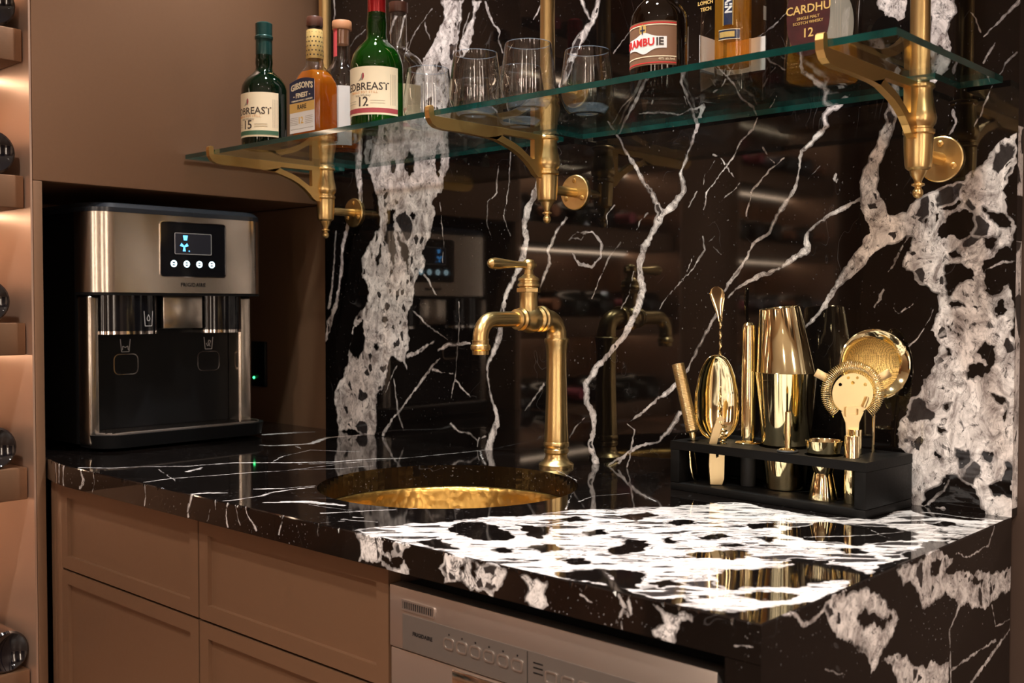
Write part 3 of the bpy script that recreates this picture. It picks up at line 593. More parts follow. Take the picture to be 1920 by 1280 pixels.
# ------------------------------------------------------------------ marble backsplash wall, worktop and waterfall end
XR = 1.411; YF = -0.624; TH = 0.035; SINK = (0.710, -0.315, 0.194)
vs, fs, sv = slab_face(MARBLE_WALL, 0, 1411, 0, 1680, 14, seed=3, rows=())
edge_z = np.linspace(0, 1.68, 141)
ev = []; es = []; ef = []
for i, z in enumerate(edge_z):
    ev += [(XR, 0.0, z), (XR, 0.02, z)]; q = 4.0 if (0.01 < z < 0.36 or 0.40 < z < 0.50) else -25.0
    es += [q, q]
    if i: k = 2 * i; ef.append((k - 2, k - 1, k + 1, k))
me = slab_mesh('wall_back', [(vs, fs, sv, lambda x, z: (x, 0.0, z), 0, True), (ev, ef, es, None, 0, False),
    ([(0, 0.02, 0), (XR, 0.02, 0), (XR, 0.02, 1.68), (0, 0.02, 1.68)], [(0, 1, 2, 3)], None, None, 0, False)], ['marble'])
o = bpy.data.objects.new('wall_back', me); COL.objects.link(o); o.location = (0, 0, Z0)
tag(o, 'polished black marble backsplash with white veins behind the faucet', None, None, 'structure')

def yf(x):
    if x >= 0.115: return YF
    if x <= 0: return -0.6045
    return YF + 0.0195 * ((0.115 - x) / 0.115) ** 1.4
wt = thing('worktop', 'polished black and white marble worktop with waterfall end holding the sink', 'worktop', (0.5, -0.3, -TH))
def wpart(name, faces, mat):
    me = slab_mesh(name, faces, [mat]); o = bpy.data.objects.new(name, me); COL.objects.link(o)
    o.parent = wt; me.transform(Matrix.Translation((-0.5, 0.3, TH))); return o
CH = 0.0014
tv, tf, ts = slab_face(MARBLE_TOP, -420, 1411 - 1.4, -624, 0, 13, hole=(710, -315, 194), seed=5, rows=())
fv, ff, fsd = slab_face(MARBLE_FRONT, -60, 1411, -35, 0, 9, seed=6, rows=(-1.4,))
def top3(x, y): return (x, y * (-yf(x) - CH) / 0.624, 0.0)
def front3(x, z): return (x, yf(x) + (CH + z if z > -CH else 0), z)
ring = []; rf = []
for i in range(96):
    a = 2 * PI * i / 96; c, s_ = math.cos(a), math.sin(a)
    ring += [(SINK[0] + SINK[2] * c, SINK[1] + SINK[2] * s_, 0.0), (SINK[0] + SINK[2] * c, SINK[1] + SINK[2] * s_, -TH)]
    k = 2 * i; n = (2 * i + 2) % 192; rf.append((k, k + 1, n + 1, n))
bv, bf, bs = slab_face(([], [], []), -420, 1411, -624, 0, 60, hole=(710, -315, 194), seed=5, rows=())
wpart('worktop_slab', [(tv, tf, ts, top3, 0, False), (fv, ff, fsd, front3, 0, False), (ring, rf, None, None, 0, False),
    (bv, bf, bs, lambda x, y: (x, y * (-yf(x)) / 0.624, -TH), 0, True)], 'marble_top')
ev2, ef2, es2 = slab_face(MARBLE_SIDE, -624, 0, -915, 0, 13, seed=8, rows=(-1.4,))
def side3(y, z): return (XR - (CH + z if z > -CH else 0), y, z)
plain = ([(XR - TH, YF, -TH - 0.0005), (XR, YF, -TH - 0.0005), (XR, YF, -0.915), (XR - TH, YF, -0.915), (XR - TH, 0, -TH - 0.0005), (XR - TH, 0, -0.915), (XR, 0, -0.915), (XR, 0, -TH - 0.0005)],
         [(0, 1, 2, 3), (0, 3, 5, 4), (5, 6, 7, 4)], None, None, 0, False)
wpart('waterfall_panel', [(ev2, ef2, es2, side3, 0, False), plain], 'marble_side')

# ------------------------------------------------------------------ tall cabinet with the niche
tc = thing('tall_cabinet', 'tall bronze cabinet with an open niche around the ice dispenser', 'cabinet', (-0.2, -0.3, FZ))
part('upper_door', bbox(-0.022, 0.0, -0.622, -0.0015, 0.482, 1.66, 0.0015), 'bronze', tc)
part('niche_top', box(-0.43, -0.0225, -0.6055, 0.0, 0.4835, 0.50), 'bronze', tc, smooth=False)
part('niche_side', box(-0.43, -0.0005, 0.0005, 0.0195, -0.9, 0.4815), 'bronze', tc, smooth=False)
part('niche_back', box(-0.448, -0.4305, -0.6055, 0.0, 0.0005, 0.4815), 'bronze', tc, smooth=False)
part('side_panel', bbox(-0.448, -0.0005, -0.622, -0.606, FZ, 0.4815, 0.001), 'bronze', tc)
part('upper_side', box(-0.448, -0.0225, -0.622, -0.606, 0.482, 1.66), 'bronze', tc, smooth=False)
# socket on the side of the niche
so = thing('power_socket', 'black wall socket with a green light inside the niche', 'socket', (-0.243, -0.001, 0.13))
part('plate', bbox(-0.270, -0.216, -0.008, 0.0, 0.080, 0.184, 0.002), 'black', so)
part('indicator_light', lathe([(0, 0), (0.0032, 0.0), (0.0026, 0.002), (0, 0.0025)], 12), 'green_led', so, local=True).matrix_local = Matrix.Translation((-0.015, -0.0072, -0.0297)) @ Matrix.Rotation(PI / 2, 4, 'X')

# ------------------------------------------------------------------ bottle display
SHELF_TOPS = [0.992, 0.741, 0.490, 0.236, -0.016, -0.372]
def wine_bottle(capsule_out, glass, capsule, label, group):
    """bottle lying along x, axis at its origin; base towards +x unless capsule_out"""
    t = thing('wine_bottle', label, 'wine bottle', (0, 0, 0), group)
    prof = [(0, 0.012), (0.020, 0.010), (0.033, 0.001), (0.0365, 0.004), (0.037, 0.02), (0.037, 0.18), (0.034, 0.20), (0.022, 0.225), (0.0145, 0.245), (0.0140, 0.29), (0.0, 0.292)]
    m = Matrix.Rotation(-PI / 2, 4, 'Y')          # +z -> -x
    off = Matrix.Translation((0, 0, 0))
    if capsule_out: m = Matrix.Translation((-0.30, 0, 0)) @ Matrix.Rotation(PI / 2, 4, 'Y')
    b = part('bottle_body', xf(lathe(prof, 28), m), glass, t, local=True)
    part('capsule', xf(lathe([(0.0150, 0.235), (0.0152, 0.292), (0.0160, 0.293), (0.0160, 0.300), (0, 0.3005)], 20), m), capsule, t, local=True)
    return t
proto = {}
def put_bottle(x, y, z, out, glass, cap, label, group=None):
    k = (out, glass, cap)
    if k not in proto: t = wine_bottle(out, glass, cap, label, group); proto[k] = t
    else: t = copy_tree(proto[k])
    t.location = (x, y, z + Z0); t['label'] = label
    if group: t['group'] = group
    elif 'group' in t: del t['group']
    return t
def rack(name_label, y0, y1, side):
    t = thing('bottle_rack', name_label, 'bottle rack', (-0.2, (y0 + y1) / 2, FZ))
    part('back_panel', box(-0.360, -0.350, y0, y1, FZ, 1.66), 'bronze_bright', t, smooth=False)
    part('side_panel', box(-0.350, -0.001, y1 - 0.004, y1 - 0.0005, FZ, 1.66), 'bronze_bright', t, smooth=False)
    part('side_panel', box(-0.350, -0.001, y0 + 0.0005, y0 + 0.004, FZ, 1.66), 'bronze_bright', t, smooth=False)
    for zt in SHELF_TOPS:
        sh = part('shelf', bbox(-0.349, -0.022, y0 + 0.006, y1 - 0.006, zt - 0.056, zt, 0.002), 'bronze', t)
        part('light_strip', box(-0.215, -0.200, y0 + 0.012, y1 - 0.012, zt - 0.0605, zt - 0.0565), 'led_strip', sh, smooth=False)
    return t
rack('lit bronze bottle rack with six shelves beside the tall cabinet', -1.36, -0.6225, 1)
rack('lit bronze bottle rack farther from the bar, past the bronze pillar', -2.42, -1.70, 1)
solo('pillar_panel', bbox(-0.448, 0.0, -1.698, -1.362, FZ, 1.66, 0.002), 'bronze', (-0.2, -1.53, FZ), 'plain bronze pillar between the two bottle racks', 'pillar')
names5 = ['dark wine bottle on the top shelf of the bottle rack, nearest the tall cabinet', 'dark wine bottle level with the niche ceiling on the bottle rack', 'dark wine bottle level with the dispenser spouts on the bottle rack',
          'dark wine bottle level with the marble worktop on the bottle rack', 'dark wine bottle on the lowest shelf of the bottle rack, nearest the tall cabinet']
combos = [(False, 'wine_glass_black', 'capsule_grey'), (True, 'wine_glass_green', 'capsule_pink'), (False, 'wine_glass_green', 'capsule_copper'), (True, 'wine_glass_black', 'capsule_grey'), (True, 'wine_glass_green', 'capsule_copper')]
rb = random.Random(4)
for i, zt in enumerate(SHELF_TOPS[1:]):
    put_bottle(-0.026, -0.684 + (0.012, 0.008, -0.004, 0.004, 0.020)[i], zt + 0.0371, False, 'wine_glass_black', 'capsule_grey', names5[i])
for bay, (y1, n, G) in enumerate(((-0.80, 5, 'wine bottles farther along the near rack'), (-1.78, 6, 'wine bottles in the far rack'))):
    for zt in SHELF_TOPS:
        for k in range(n):
            o_, gl, cp = rb.choice(combos)
            put_bottle(-0.028, y1 - 0.115 * k, zt + 0.0371, o_, gl, cp, ('wine bottle lying farther along the near bottle rack', 'wine bottle lying in the far bottle rack')[bay], G)

# ------------------------------------------------------------------ base cabinet with four drawers
bc = thing('base_cabinet', 'bronze base cabinet with four framed drawers under the worktop', 'cabinet', (0.45, -0.3, FZ))
part('carcass', join(box(0.003, 0.02, -0.585, -0.003, FZ, -0.038), box(0.892, 0.910, -0.585, -0.003, FZ, -0.038), box(0.02, 0.892, -0.02, -0.003, FZ, -0.038), box(0.02, 0.892, -0.585, -0.02, FZ, FZ + 0.09),
     box(0.02, 0.892, -0.585, -0.57, FZ + 0.09, -0.18), box(0.02, 0.892, -0.585, -0.57, -0.18, -0.0385)), 'bronze_dark', bc, smooth=False)
part('filler_strip', bbox(0.001, 0.024, -0.598, -0.5855, FZ, -0.038, 0.001), 'bronze', bc)
part('filler_strip', bbox(0.026, 0.052, -0.602, -0.5855, FZ, -0.038, 0.001), 'bronze', bc)
def drawer(x0, x1, z0, z1, lab):
    w, h = x1 - x0, z1 - z0; fr = 0.022
    out = [(-w / 2, -h / 2), (w / 2, -h / 2), (w / 2, h / 2), (-w / 2, h / 2)]; inn = [(-w / 2 + fr, -h / 2 + fr), (w / 2 - fr, -h / 2 + fr), (w / 2 - fr, h / 2 - fr), (-w / 2 + fr, h / 2 - fr)]
    d = part('drawer', frame(out, inn, 0.019, ((x0 + x1) / 2, -0.5855, (z0 + z1) / 2), (1, 0, 0), (0, 0, 1)), 'bronze', bc, smooth=False, label=lab)
    part('drawer_panel', box(x0 + fr, x1 - fr, -0.598, -0.5855, z0 + fr, z1 - fr), 'bronze', d, smooth=False)
drawer(0.0545, 0.4925, -0.1825, -0.0385, 'upper left drawer front')
drawer(0.4965, 0.9105, -0.1825, -0.0385, 'upper right drawer front')
drawer(0.0545, 0.4925, -0.54, -0.1865, 'lower left drawer front')
drawer(0.4965, 0.9105, -0.54, -0.1865, 'lower right drawer front')

# ------------------------------------------------------------------ dishwasher
dw = thing('dishwasher', 'stainless steel dishwasher with a grey button strip under the worktop', 'dishwasher', (1.136, -0.3, FZ))
FY = -0.606
part('tub', box(0.918, 1.354, -0.585, -0.04, FZ + 0.05, -0.060), 'black_void', dw, smooth=False)
part('fascia', bbox(0.9145, 1.3575, FY, -0.5855, -0.1300, -0.0575, 0.0015), 'steel_flat', dw)
part('door_front', bbox(0.9145, 1.3575, FY + 0.002, -0.5855, -0.84, -0.1315, 0.0015), 'steel_flat', dw)
U, Vv = (1, 0, 0), (0, 0, 1)
cs = part('control_strip', box(0.938, 1.345, FY - 0.0008, FY + 0.0004, -0.1285, -0.0880), 'steel_dark', dw, smooth=False)
vn = part('vent', frame(rrect(0.056, 0.0125, 0.002, 3), rrect(0.051, 0.0085, 0.001, 3), 0.0012, (0.9640, FY, -0.0775), U, Vv), 'steel_flat', dw)
part('vent_recess', box(0.9388, 0.9892, FY - 0.0003, FY + 0.0004, -0.0815, -0.0735), 'black', vn, smooth=False)
for i in range(14):
    x = 0.9405 + i * 0.00362
    part('slat', box(x - 0.0007, x + 0.0007, FY - 0.0011, FY - 0.0003, -0.0815, -0.0735), 'steel_flat', vn, smooth=False)
for i in range(6):
    x = 1.0154 + i * 0.0205
    b = part('button', frame(rrect(0.016, 0.013, 0.004, 4), rrect(0.0125, 0.0095, 0.003, 4), 0.0012, (x, FY - 0.0008, -0.1065), U, Vv), 'steel_flat', dw)
    part('button_face', prism(rrect(0.0124, 0.0094, 0.003, 4), 0.0005, (x, FY - 0.0008, -0.1065), U, Vv), 'steel_dark', b)
    part('indicator_dot', prism(rrect(0.0022, 0.0022, 0.001, 3), 0.0003, (x, FY - 0.0008, -0.0965), U, Vv), 'black', dw)
part('divider_line', box(1.1315, 1.1322, FY - 0.0011, FY - 0.0008, -0.128, -0.0885), 'black', dw, smooth=False)
for i in range(3):
    x = 1.1645 + i * 0.0215
    part('button', frame(rrect(0.016, 0.013, 0.003, 4), rrect(0.0130, 0.0100, 0.002, 4), 0.0012, (x, FY - 0.0008, -0.1090), U, Vv), 'steel_flat', dw)
for z in (-0.0985, -0.1035, -0.109):
    part('printed_line', box(1.1400, 1.1530, FY - 0.0011, FY - 0.0008, z - 0.0007, z + 0.0007), 'black', dw, smooth=False)
part('lettering', place(text('FRIGIDAIRE', 0.0062, spacing=1.05, bold=0.0002), (0.9718, FY - 0.0009, -0.1080), U, Vv), 'black', dw)
part('pocket_handle', bbox(1.02, 1.25, FY - 0.0012, FY + 0.003, -0.172, -0.134, 0.001), 'chrome', dw)

# ------------------------------------------------------------------ sink
M['sink'] = simple('hammered_brass_sink', (0.66, 0.40, 0.11), 0.28, 1.0)
_nt = M['sink'].node_tree
_vo = _nt.nodes.new('ShaderNodeTexVoronoi'); _vo.inputs['Scale'].default_value = 75; _vo.feature = 'SMOOTH_F1'; _vo.inputs['Smoothness'].default_value = 0.35
_nt.links.new(coords(_nt), _vo.inputs['Vector'])
bump(_nt, _nt.nodes['Principled BSDF'], _vo.outputs['Distance'], 0.6, 0.0018)
sk = thing('sink', 'round hammered brass sink bowl set below the marble worktop', 'sink', (SINK[0], SINK[1], -0.19))
part('bowl', lathe([(0.215, -0.0355), (0.215, -0.038), (0.192, -0.040), (0.184, -0.10), (0.150, -0.16), (0.09, -0.183), (0.022, -0.188), (0.022, -0.184), (0.09, -0.179), (0.146, -0.156), (0.179, -0.10), (0.1865, -0.044), (0.188, -0.0375), (0.1905, -0.0355), (0.215, -0.0355)], 80, (SINK[0], SINK[1], 0)), 'sink', sk, angle=60)
part('drain', lathe([(0, -0.186), (0.018, -0.186), (0.021, -0.1855), (0.028, -0.1785), (0.030, -0.1765), (0.026, -0.1765), (0.020, -0.183), (0, -0.1835)], 32, (SINK[0], SINK[1], 0)), 'brass', sk)

# ------------------------------------------------------------------ faucet
FX, FYB = 0.711, -0.067
fc = thing('faucet', 'brass bridge-style tap with lever handle behind the round sink', 'faucet', (FX, FYB, 0))
part('base_flange', lathe([(0, 0), (0.029, 0), (0.0292, 0.004), (0.027, 0.0065), (0.0225, 0.009), (0.0185, 0.016), (0.0180, 0.021), (0.0205, 0.024), (0.0205, 0.029), (0.0190, 0.031), (0.0190, 0.033), (0, 0.033)], 48, (FX, FYB, 0)), 'brass', fc)
part('column', lathe([(0.0205, 0.033), (0.0212, 0.036), (0.0212, 0.040), (0.0200, 0.042), (0.0202, 0.046), (0.0190, 0.075), (0.0175, 0.12), (0.0168, 0.16), (0.0172, 0.19), (0.0188, 0.203), (0.0205, 0.208), (0.0205, 0.212), (0.0190, 0.2135), (0, 0.214)], 48, (FX, FYB, 0)), 'brass', fc)
zc = 0.2455; el = [(FX, FYB, 0.2135), (FX, FYB, 0.219)]
for i in range(11):
    a = PI / 2 * i / 10; el.append((FX, FYB - 0.027 + 0.027 * math.cos(a), 0.2185 + 0.027 * math.sin(a)))
el.append((FX, -0.104, zc))
part('elbow', tube(el, [0.0175] + [0.0165] * 3 + [0.0158] * (len(el) - 4), 32), 'brass', fc)
def ylathe(prof, seg=40): # profile (r, distance towards -y from the column)
    m = Matrix.Translation((FX, FYB, zc)) @ Matrix.Rotation(PI / 2, 4, 'X')
    return xf(lathe(prof, seg), m)
part('valve_body', ylathe([(0, 0.034), (0.0205, 0.034), (0.0215, 0.036), (0.0215, 0.041), (0.0190, 0.043), (0.0190, 0.045), (0.0210, 0.047), (0.0210, 0.050), (0.0178, 0.053), (0.0200, 0.056), (0.0222, 0.062), (0.0225, 0.068), (0.0210, 0.075), (0.0170, 0.082), (0.0165, 0.084), (0.0185, 0.086), (0.0185, 0.090), (0.0150, 0.092), (0.0150, 0.094), (0.0165, 0.096), (0.0165, 0.099), (0.012, 0.101), (0, 0.101)]), 'brass', fc)
sp = [(FX, -0.166, zc), (FX, -0.19, zc), (FX, -0.215, zc)]
for i in range(11):
    a = PI / 2 * i / 10; sp.append((FX, -0.220 - 0.027 * math.sin(a), zc - 0.027 + 0.027 * math.cos(a)))
sp += [(FX, -0.247, 0.212), (FX, -0.2475, 0.207)]
part('spout', tube(sp, 0.0122, 28), 'brass', fc)
part('spout_tip', lathe([(0, 0.192), (0.0125, 0.192), (0.0130, 0.198), (0.0150, 0.200), (0.0155, 0.203), (0.0150, 0.206), (0.0130, 0.208), (0.0128, 0.212), (0.0135, 0.214), (0, 0.215)], 32, (FX, -0.2472, 0)), 'brass', fc)
VY = -0.137
part('valve_stem', lathe([(0, 0.258), (0.0165, 0.258), (0.0148, 0.264), (0.0145, 0.283), (0.0150, 0.285), (0.0150, 0.297), (0.0180, 0.2985), (0.0180, 0.302), (0.0158, 0.304), (0.0158, 0.3065), (0.0172, 0.3075), (0.0172, 0.311), (0.012, 0.314), (0.008, 0.318), (0.0068, 0.324), (0.0068, 0.328), (0, 0.328)], 36, (FX, VY, 0)), 'brass', fc)
part('hex_nut', lathe([(0, 0.2885), (0.0195, 0.2885), (0.0200, 0.2895), (0.0200, 0.2945), (0.0195, 0.2955), (0, 0.2955)], 6, (FX, VY, 0)), 'brass', fc, smooth=False)
hn = part('handle_hub', lathe([(0, 0.324), (0.0085, 0.325), (0.0105, 0.329), (0.0105, 0.336), (0.008, 0.340), (0.004, 0.342), (0, 0.3425)], 28, (FX, VY, 0)), 'brass', fc)
part('lever', tube([(FX, VY + 0.016, 0.3325), (FX, VY + 0.010, 0.3325), (FX, VY, 0.3325), (FX, VY - 0.015, 0.3325), (FX, VY - 0.035, 0.3325), (FX, VY - 0.058, 0.3325), (FX, VY - 0.078, 0.3325), (FX, VY - 0.088, 0.3325), (FX, VY - 0.0925, 0.3325)],
     [0.0035, 0.0055, 0.0060, 0.0052, 0.0056, 0.0078, 0.0094, 0.0075, 0.002], 24), 'brass', hn)

# ------------------------------------------------------------------ glass shelf and its three brass posts
GT, GB = 0.5545, 0.5465
SF, SB, SL, SR = -0.3334, -0.014, 0.004, 1.396
POSTS = (0.101, 0.696, 1.3155); PY = -0.075
op = [(SL, SF), (SR, SF), (SR, SB)]
for px in reversed(POSTS):
    op += [(px + 0.026, SB), (px + 0.026, PY - 0.016), (px - 0.016, PY - 0.016), (px - 0.016, SB)]
op += [(SL, SB)]
k = len(op)
gv = [(x, y, GB) for x, y in op] + [(x, y, GT) for x, y in op]
gf = [tuple(range(k - 1, -1, -1)), tuple(range(k, 2 * k))] + [(i, (i + 1) % k, k + (i + 1) % k, k + i) for i in range(k)]
gs = solo('glass_shelf', (gv, gf), ['pane', 'pane_edge'], (0.7, -0.17, GB), 'long clear glass shelf with green edge carrying bottles and tumblers', 'shelf', smooth=False)
for p in gs.data.polygons: p.material_index = 0 if abs(p.normal.z) > 0.5 else 1
def shelf_post(px, label):
    t = thing('shelf_post', label, 'shelf post', (px, PY, 0.40), 'brass posts carrying the glass shelf')
    c = (px, PY, 0)
    part('pipe', lathe([(0, 0.540), (0.0122, 0.540), (0.0122, 1.66), (0, 1.66)], 36, c), 'brass', t)
    part('socket', lathe([(0.0125, 0.5462), (0.0175, 0.5462), (0.0190, 0.5445), (0.0190, 0.5415), (0.0165, 0.5395), (0.0160, 0.537), (0.0172, 0.525), (0.0200, 0.511), (0.0215, 0.503), (0.0205, 0.497), (0.0172, 0.492), (0.0172, 0.490), (0.0195, 0.4885), (0.0195, 0.4845), (0.0172, 0.4825), (0, 0.482)], 44, c), 'brass', t)
    part('cup', lathe([(0, 0.4822), (0.0180, 0.4822), (0.0182, 0.480), (0.0176, 0.462), (0.0165, 0.446), (0.0155, 0.4415), (0.012, 0.4385), (0, 0.438)], 44, c), 'brass', t)
    part('finial', lathe([(0, 0.4385), (0.0110, 0.4382), (0.0095, 0.433), (0.0055, 0.427), (0.0045, 0.423), (0.0080, 0.4215), (0.0080, 0.4195), (0.0040, 0.4175), (0.0040, 0.416), (0.0062, 0.413), (0.0066, 0.409), (0.0050, 0.4055), (0.002, 0.4035), (0, 0.403)], 32, c), 'brass', t)
    th = 0.0095
    def pr_(P): return prism(P, th, (px - th / 2, 0, 0), (0, 1, 0), (0, 0, 1))
    top = [(-0.080, 0.5462), (-0.3335, 0.5462), (-0.3345, 0.5545), (-0.3355, 0.5600), (-0.3400, 0.5612), (-0.3440, 0.5590), (-0.3450, 0.5530), (-0.3435, 0.5420), (-0.3380, 0.5345), (-0.3290, 0.5300), (-0.3128, 0.5283), (-0.2704, 0.5288), (-0.2193, 0.5275), (-0.2000, 0.5262), (-0.1884, 0.5345), (-0.1850, 0.5368), (-0.1122, 0.5372), (-0.080, 0.5372)]
    brace = [(-0.2193, 0.5276), (-0.1980, 0.5255), (-0.1793, 0.5205), (-0.1600, 0.5150), (-0.1417, 0.5070), (-0.1290, 0.4995), (-0.1172, 0.4900), (-0.1090, 0.4815), (-0.1010, 0.4770), (-0.0880, 0.4765), (-0.0880, 0.5374), (-0.1118, 0.5374), (-0.1114, 0.5058), (-0.1170, 0.5050), (-0.1289, 0.5115), (-0.1450, 0.5205), (-0.1607, 0.5265), (-0.1780, 0.5310), (-0.1884, 0.5346)]
    part('bracket_arm', join(pr_(top), pr_(brace)), 'brass_arm', t, smooth=False)
    m = Matrix.Translation((px, 0, 0.4598)) @ Matrix.Rotation(PI / 2, 4, 'X')
    part('standoff', xf(lathe([(0.0085, 0.004), (0.0080, 0.010), (0.0080, 0.068), (0.0095, 0.07), (0, 0.07)], 28), m), 'brass', t)
    fl = part('wall_flange', xf(lathe([(0, 0.0002), (0.0300, 0.0002), (0.0300, 0.0038), (0.0285, 0.0048), (0.012, 0.0052), (0, 0.0052)], 48), m), 'brass', t)
    for a in (90, 210, 330):
        sc = lathe([(0, 0.005), (0.0042, 0.005), (0.0042, 0.0058), (0.003, 0.0066), (0.0012, 0.0068), (0.0010, 0.0060), (0, 0.0060)], 16, (0.020 * math.cos(math.radians(a)), 0.020 * math.sin(math.radians(a)), 0))
        part('screw', xf(sc, m), 'brass_arm', fl)
    return t
shelf_post(POSTS[0], 'brass shelf post and bracket at the left, before the tall cabinet')
shelf_post(POSTS[1], 'brass shelf post and bracket in the middle, above the faucet')
shelf_post(POSTS[2], 'brass shelf post and bracket at the right end of the glass shelf')

# ------------------------------------------------------------------ ice and water dispenser in the niche (front faces +x)
im = thing('ice_dispenser', 'stainless and black countertop ice and water dispenser standing in the niche', 'ice dispenser', (-0.2, -0.356, 0))
IY, IW = -0.356, 0.378
IH = -0.3335                                         # middle of the housing
UY, UZ = (0, 1, 0), (0, 0, 1)                       # plane facing +x
def foot(x0, x1, r, w=IW, n=8):
    """footprint from x0 to x1, round corners only at the front"""
    o = [(x0, IH - w / 2), (x0, IH + w / 2)][::-1]
    pts = []
    for i in range(n + 1):
        a = -PI / 2 + PI / 2 * i / n; pts.append((x1 - r + r * math.cos(a), IH - w / 2 + r + r * math.sin(a)))
    for i in range(n + 1):
        a = PI / 2 * i / n; pts.append((x1 - r + r * math.cos(a), IH + w / 2 - r + r * math.sin(a)))
    return pts + o
part('housing', box(-0.385, -0.062, IH - 0.184, IH + 0.184, 0.010, 0.436), 'black', im, smooth=False)
for y in (IH - 0.15, IH + 0.15):
    for x in (-0.35, -0.10):
        part('foot', lathe([(0, 0), (0.012, 0), (0.014, 0.010), (0, 0.010)], 20, (x, y, 0)), 'rubber', im)
part('front_shell', loft([at(foot(-0.0615, 0.0, 0.048), 0.2905), at(foot(-0.0615, 0.0, 0.048), 0.4370)]), 'steel', im)
part('shell_trim', loft([at(foot(-0.0615, -0.001, 0.047), 0.2855), at(foot(-0.0615, -0.001, 0.047), 0.2902)]), 'black', im)
part('lid', loft([at(foot(-0.385, 0.001, 0.05), 0.4374), at(foot(-0.385, 0.001, 0.05), 0.4455), at(foot(-0.383, -0.006, 0.048, IW - 0.012), 0.4535), at(foot(-0.38, -0.014, 0.046, IW - 0.03), 0.4555)]), 'lid', im, angle=25)
pn = part('display_panel', prism(rrect(0.139, 0.103, 0.006), 0.0012, (0.0002, -0.3155, 0.3735), UY, UZ), 'black_gloss', im)
part('panel_bezel', frame(rrect(0.142, 0.106, 0.007), rrect(0.139, 0.103, 0.006), 0.0018, (0.0002, -0.3155, 0.3735), UY, UZ), 'chrome', pn)
part('screen', prism(rrect(0.0775, 0.039, 0.002, 3), 0.0004, (0.0014, -0.3165, 0.3850), UY, UZ), 'screen', pn)
part('screen_frame', frame(rrect(0.0790, 0.0405, 0.002, 3), rrect(0.0775, 0.039, 0.0015, 3), 0.0006, (0.0014, -0.3165, 0.3850), UY, UZ), 'print_grey', pn)
X1 = 0.0019
cup = lambda w, h: [(-w / 2, h / 2), (-w / 2 * 0.62, -h / 2), (w / 2 * 0.62, -h / 2), (w / 2, h / 2)]
part('display_icon', prism(cup(0.010, 0.009), 0.0003, (X1, -0.3335, 0.3960), UY, UZ), 'blue_led', pn)
def stroke(P, w, orig, u, v, d=0.0003): # thin line of flat bars
    gs_ = []
    for a, b in zip(P, P[1:]):
        L = math.hypot(b[0] - a[0], b[1] - a[1]) + 1e-9; nx, ny = -(b[1] - a[1]) / L * w / 2, (b[0] - a[0]) / L * w / 2
        gs_.append(prism([(a[0] + nx, a[1] + ny), (a[0] - nx, a[1] - ny), (b[0] - nx, b[1] - ny), (b[0] + nx, b[1] + ny)], d, orig, u, v))
    return join(*gs_)
fan = []
for a in (90, 210, 330):
    c_, s_ = math.cos(math.radians(a + 60)), math.sin(math.radians(a + 60))
    fan.append(prism([(0.0005 * c_ - 0.0012 * s_, 0.0005 * s_ + 0.0012 * c_), (0.0085 * c_ - 0.0030 * s_, 0.0085 * s_ + 0.0030 * c_), (0.0085 * c_ + 0.0030 * s_, 0.0085 * s_ - 0.0030 * c_), (0.0005 * c_ + 0.0012 * s_, 0.0005 * s_ - 0.0012 * c_)], 0.0003, (X1, -0.3360, 0.3790), UY, UZ))
part('display_icon', join(*fan), 'blue_led', pn)
part('display_icon', prism(rrect(0.002, 0.002, 0.0006, 2), 0.0003, (X1, -0.3255, 0.3710), UY, UZ), 'blue_led', pn)
for i in range(4):
    y = -0.3580 + i * 0.0272
    b = part('touch_button', join(frame(rrect(0.0128, 0.0128, 0.0063, 6), rrect(0.0078, 0.0078, 0.0038, 6), 0.0004, (0.0014, y, 0.3462), UY, UZ), prism(rrect(0.0076, 0.0018, 0.0004, 2), 0.0004, (0.0014, y, 0.3462), UY, UZ)), 'white_led', pn)
part('lettering', place(text('FRIGIDAIRE', 0.0098, spacing=1.08, bold=0.0003), (0.0003, -0.3165, 0.3060), UY, UZ), 'black', im)
# columns and recess
for y0, y1 in ((-0.5185, IY - 0.1405), (IY + 0.1525, IY + 0.183)):
    part('column', bbox(-0.0615, -0.018, y0, y1, 0.010, 0.2853, 0.006, 3), 'steel', im)
part('recess_panel', box(-0.0618, -0.058, IY - 0.1400, IY + 0.1520, 0.034, 0.2850), 'black', im, smooth=False)
for (y0, y1, z0, nm) in ((-0.497, -0.376, 0.213, 'water nozzle shroud'), (-0.284, -0.192, 0.213, 'ice nozzle shroud')):
    w = y1 - y0; cy = (y0 + y1) / 2
    P = [(-0.0575, cy + w / 2), (-0.0575, cy - w / 2)] + [(-0.030 + 0.026 * math.sin(PI * i / 14), cy - w / 2 * math.cos(PI * i / 14)) for i in range(15)]
    nz = part('nozzle_shroud', loft([at(P, z0 + 0.006), at(P, 0.2853)]), 'black_gloss', im, label=nm)
    part('nozzle_ring', loft([at(P, z0), at(P, z0 + 0.0058)]), 'chrome', nz)
part('centre_block', bbox(-0.0575, -0.014, -0.372, -0.288, 0.222, 0.2853, 0.002), 'steel', im)
XP = -0.0578
for y, z in ((-0.4443, 0.1548), (-0.2676, 0.1548)):
    part('dispense_pad', frame(rrect(0.050, 0.040, 0.011), rrect(0.0465, 0.0365, 0.0095), 0.0015, (XP, y + 0.018, z), UY, UZ), 'chrome', im)
g_ = stroke([(-0.010, 0.012), (-0.0075, -0.012), (0.0075, -0.012), (0.010, 0.012)], 0.0012, (XP, -0.4270, 0.1905), UY, UZ)
g_ = join(g_, stroke([(-0.006, -0.009), (-0.005, -0.001), (0, -0.004), (0.005, -0.001), (0.006, -0.009)], 0.0012, (XP, -0.4270, 0.1905), UY, UZ))
part('cup_symbol', g_, 'print_grey', im)
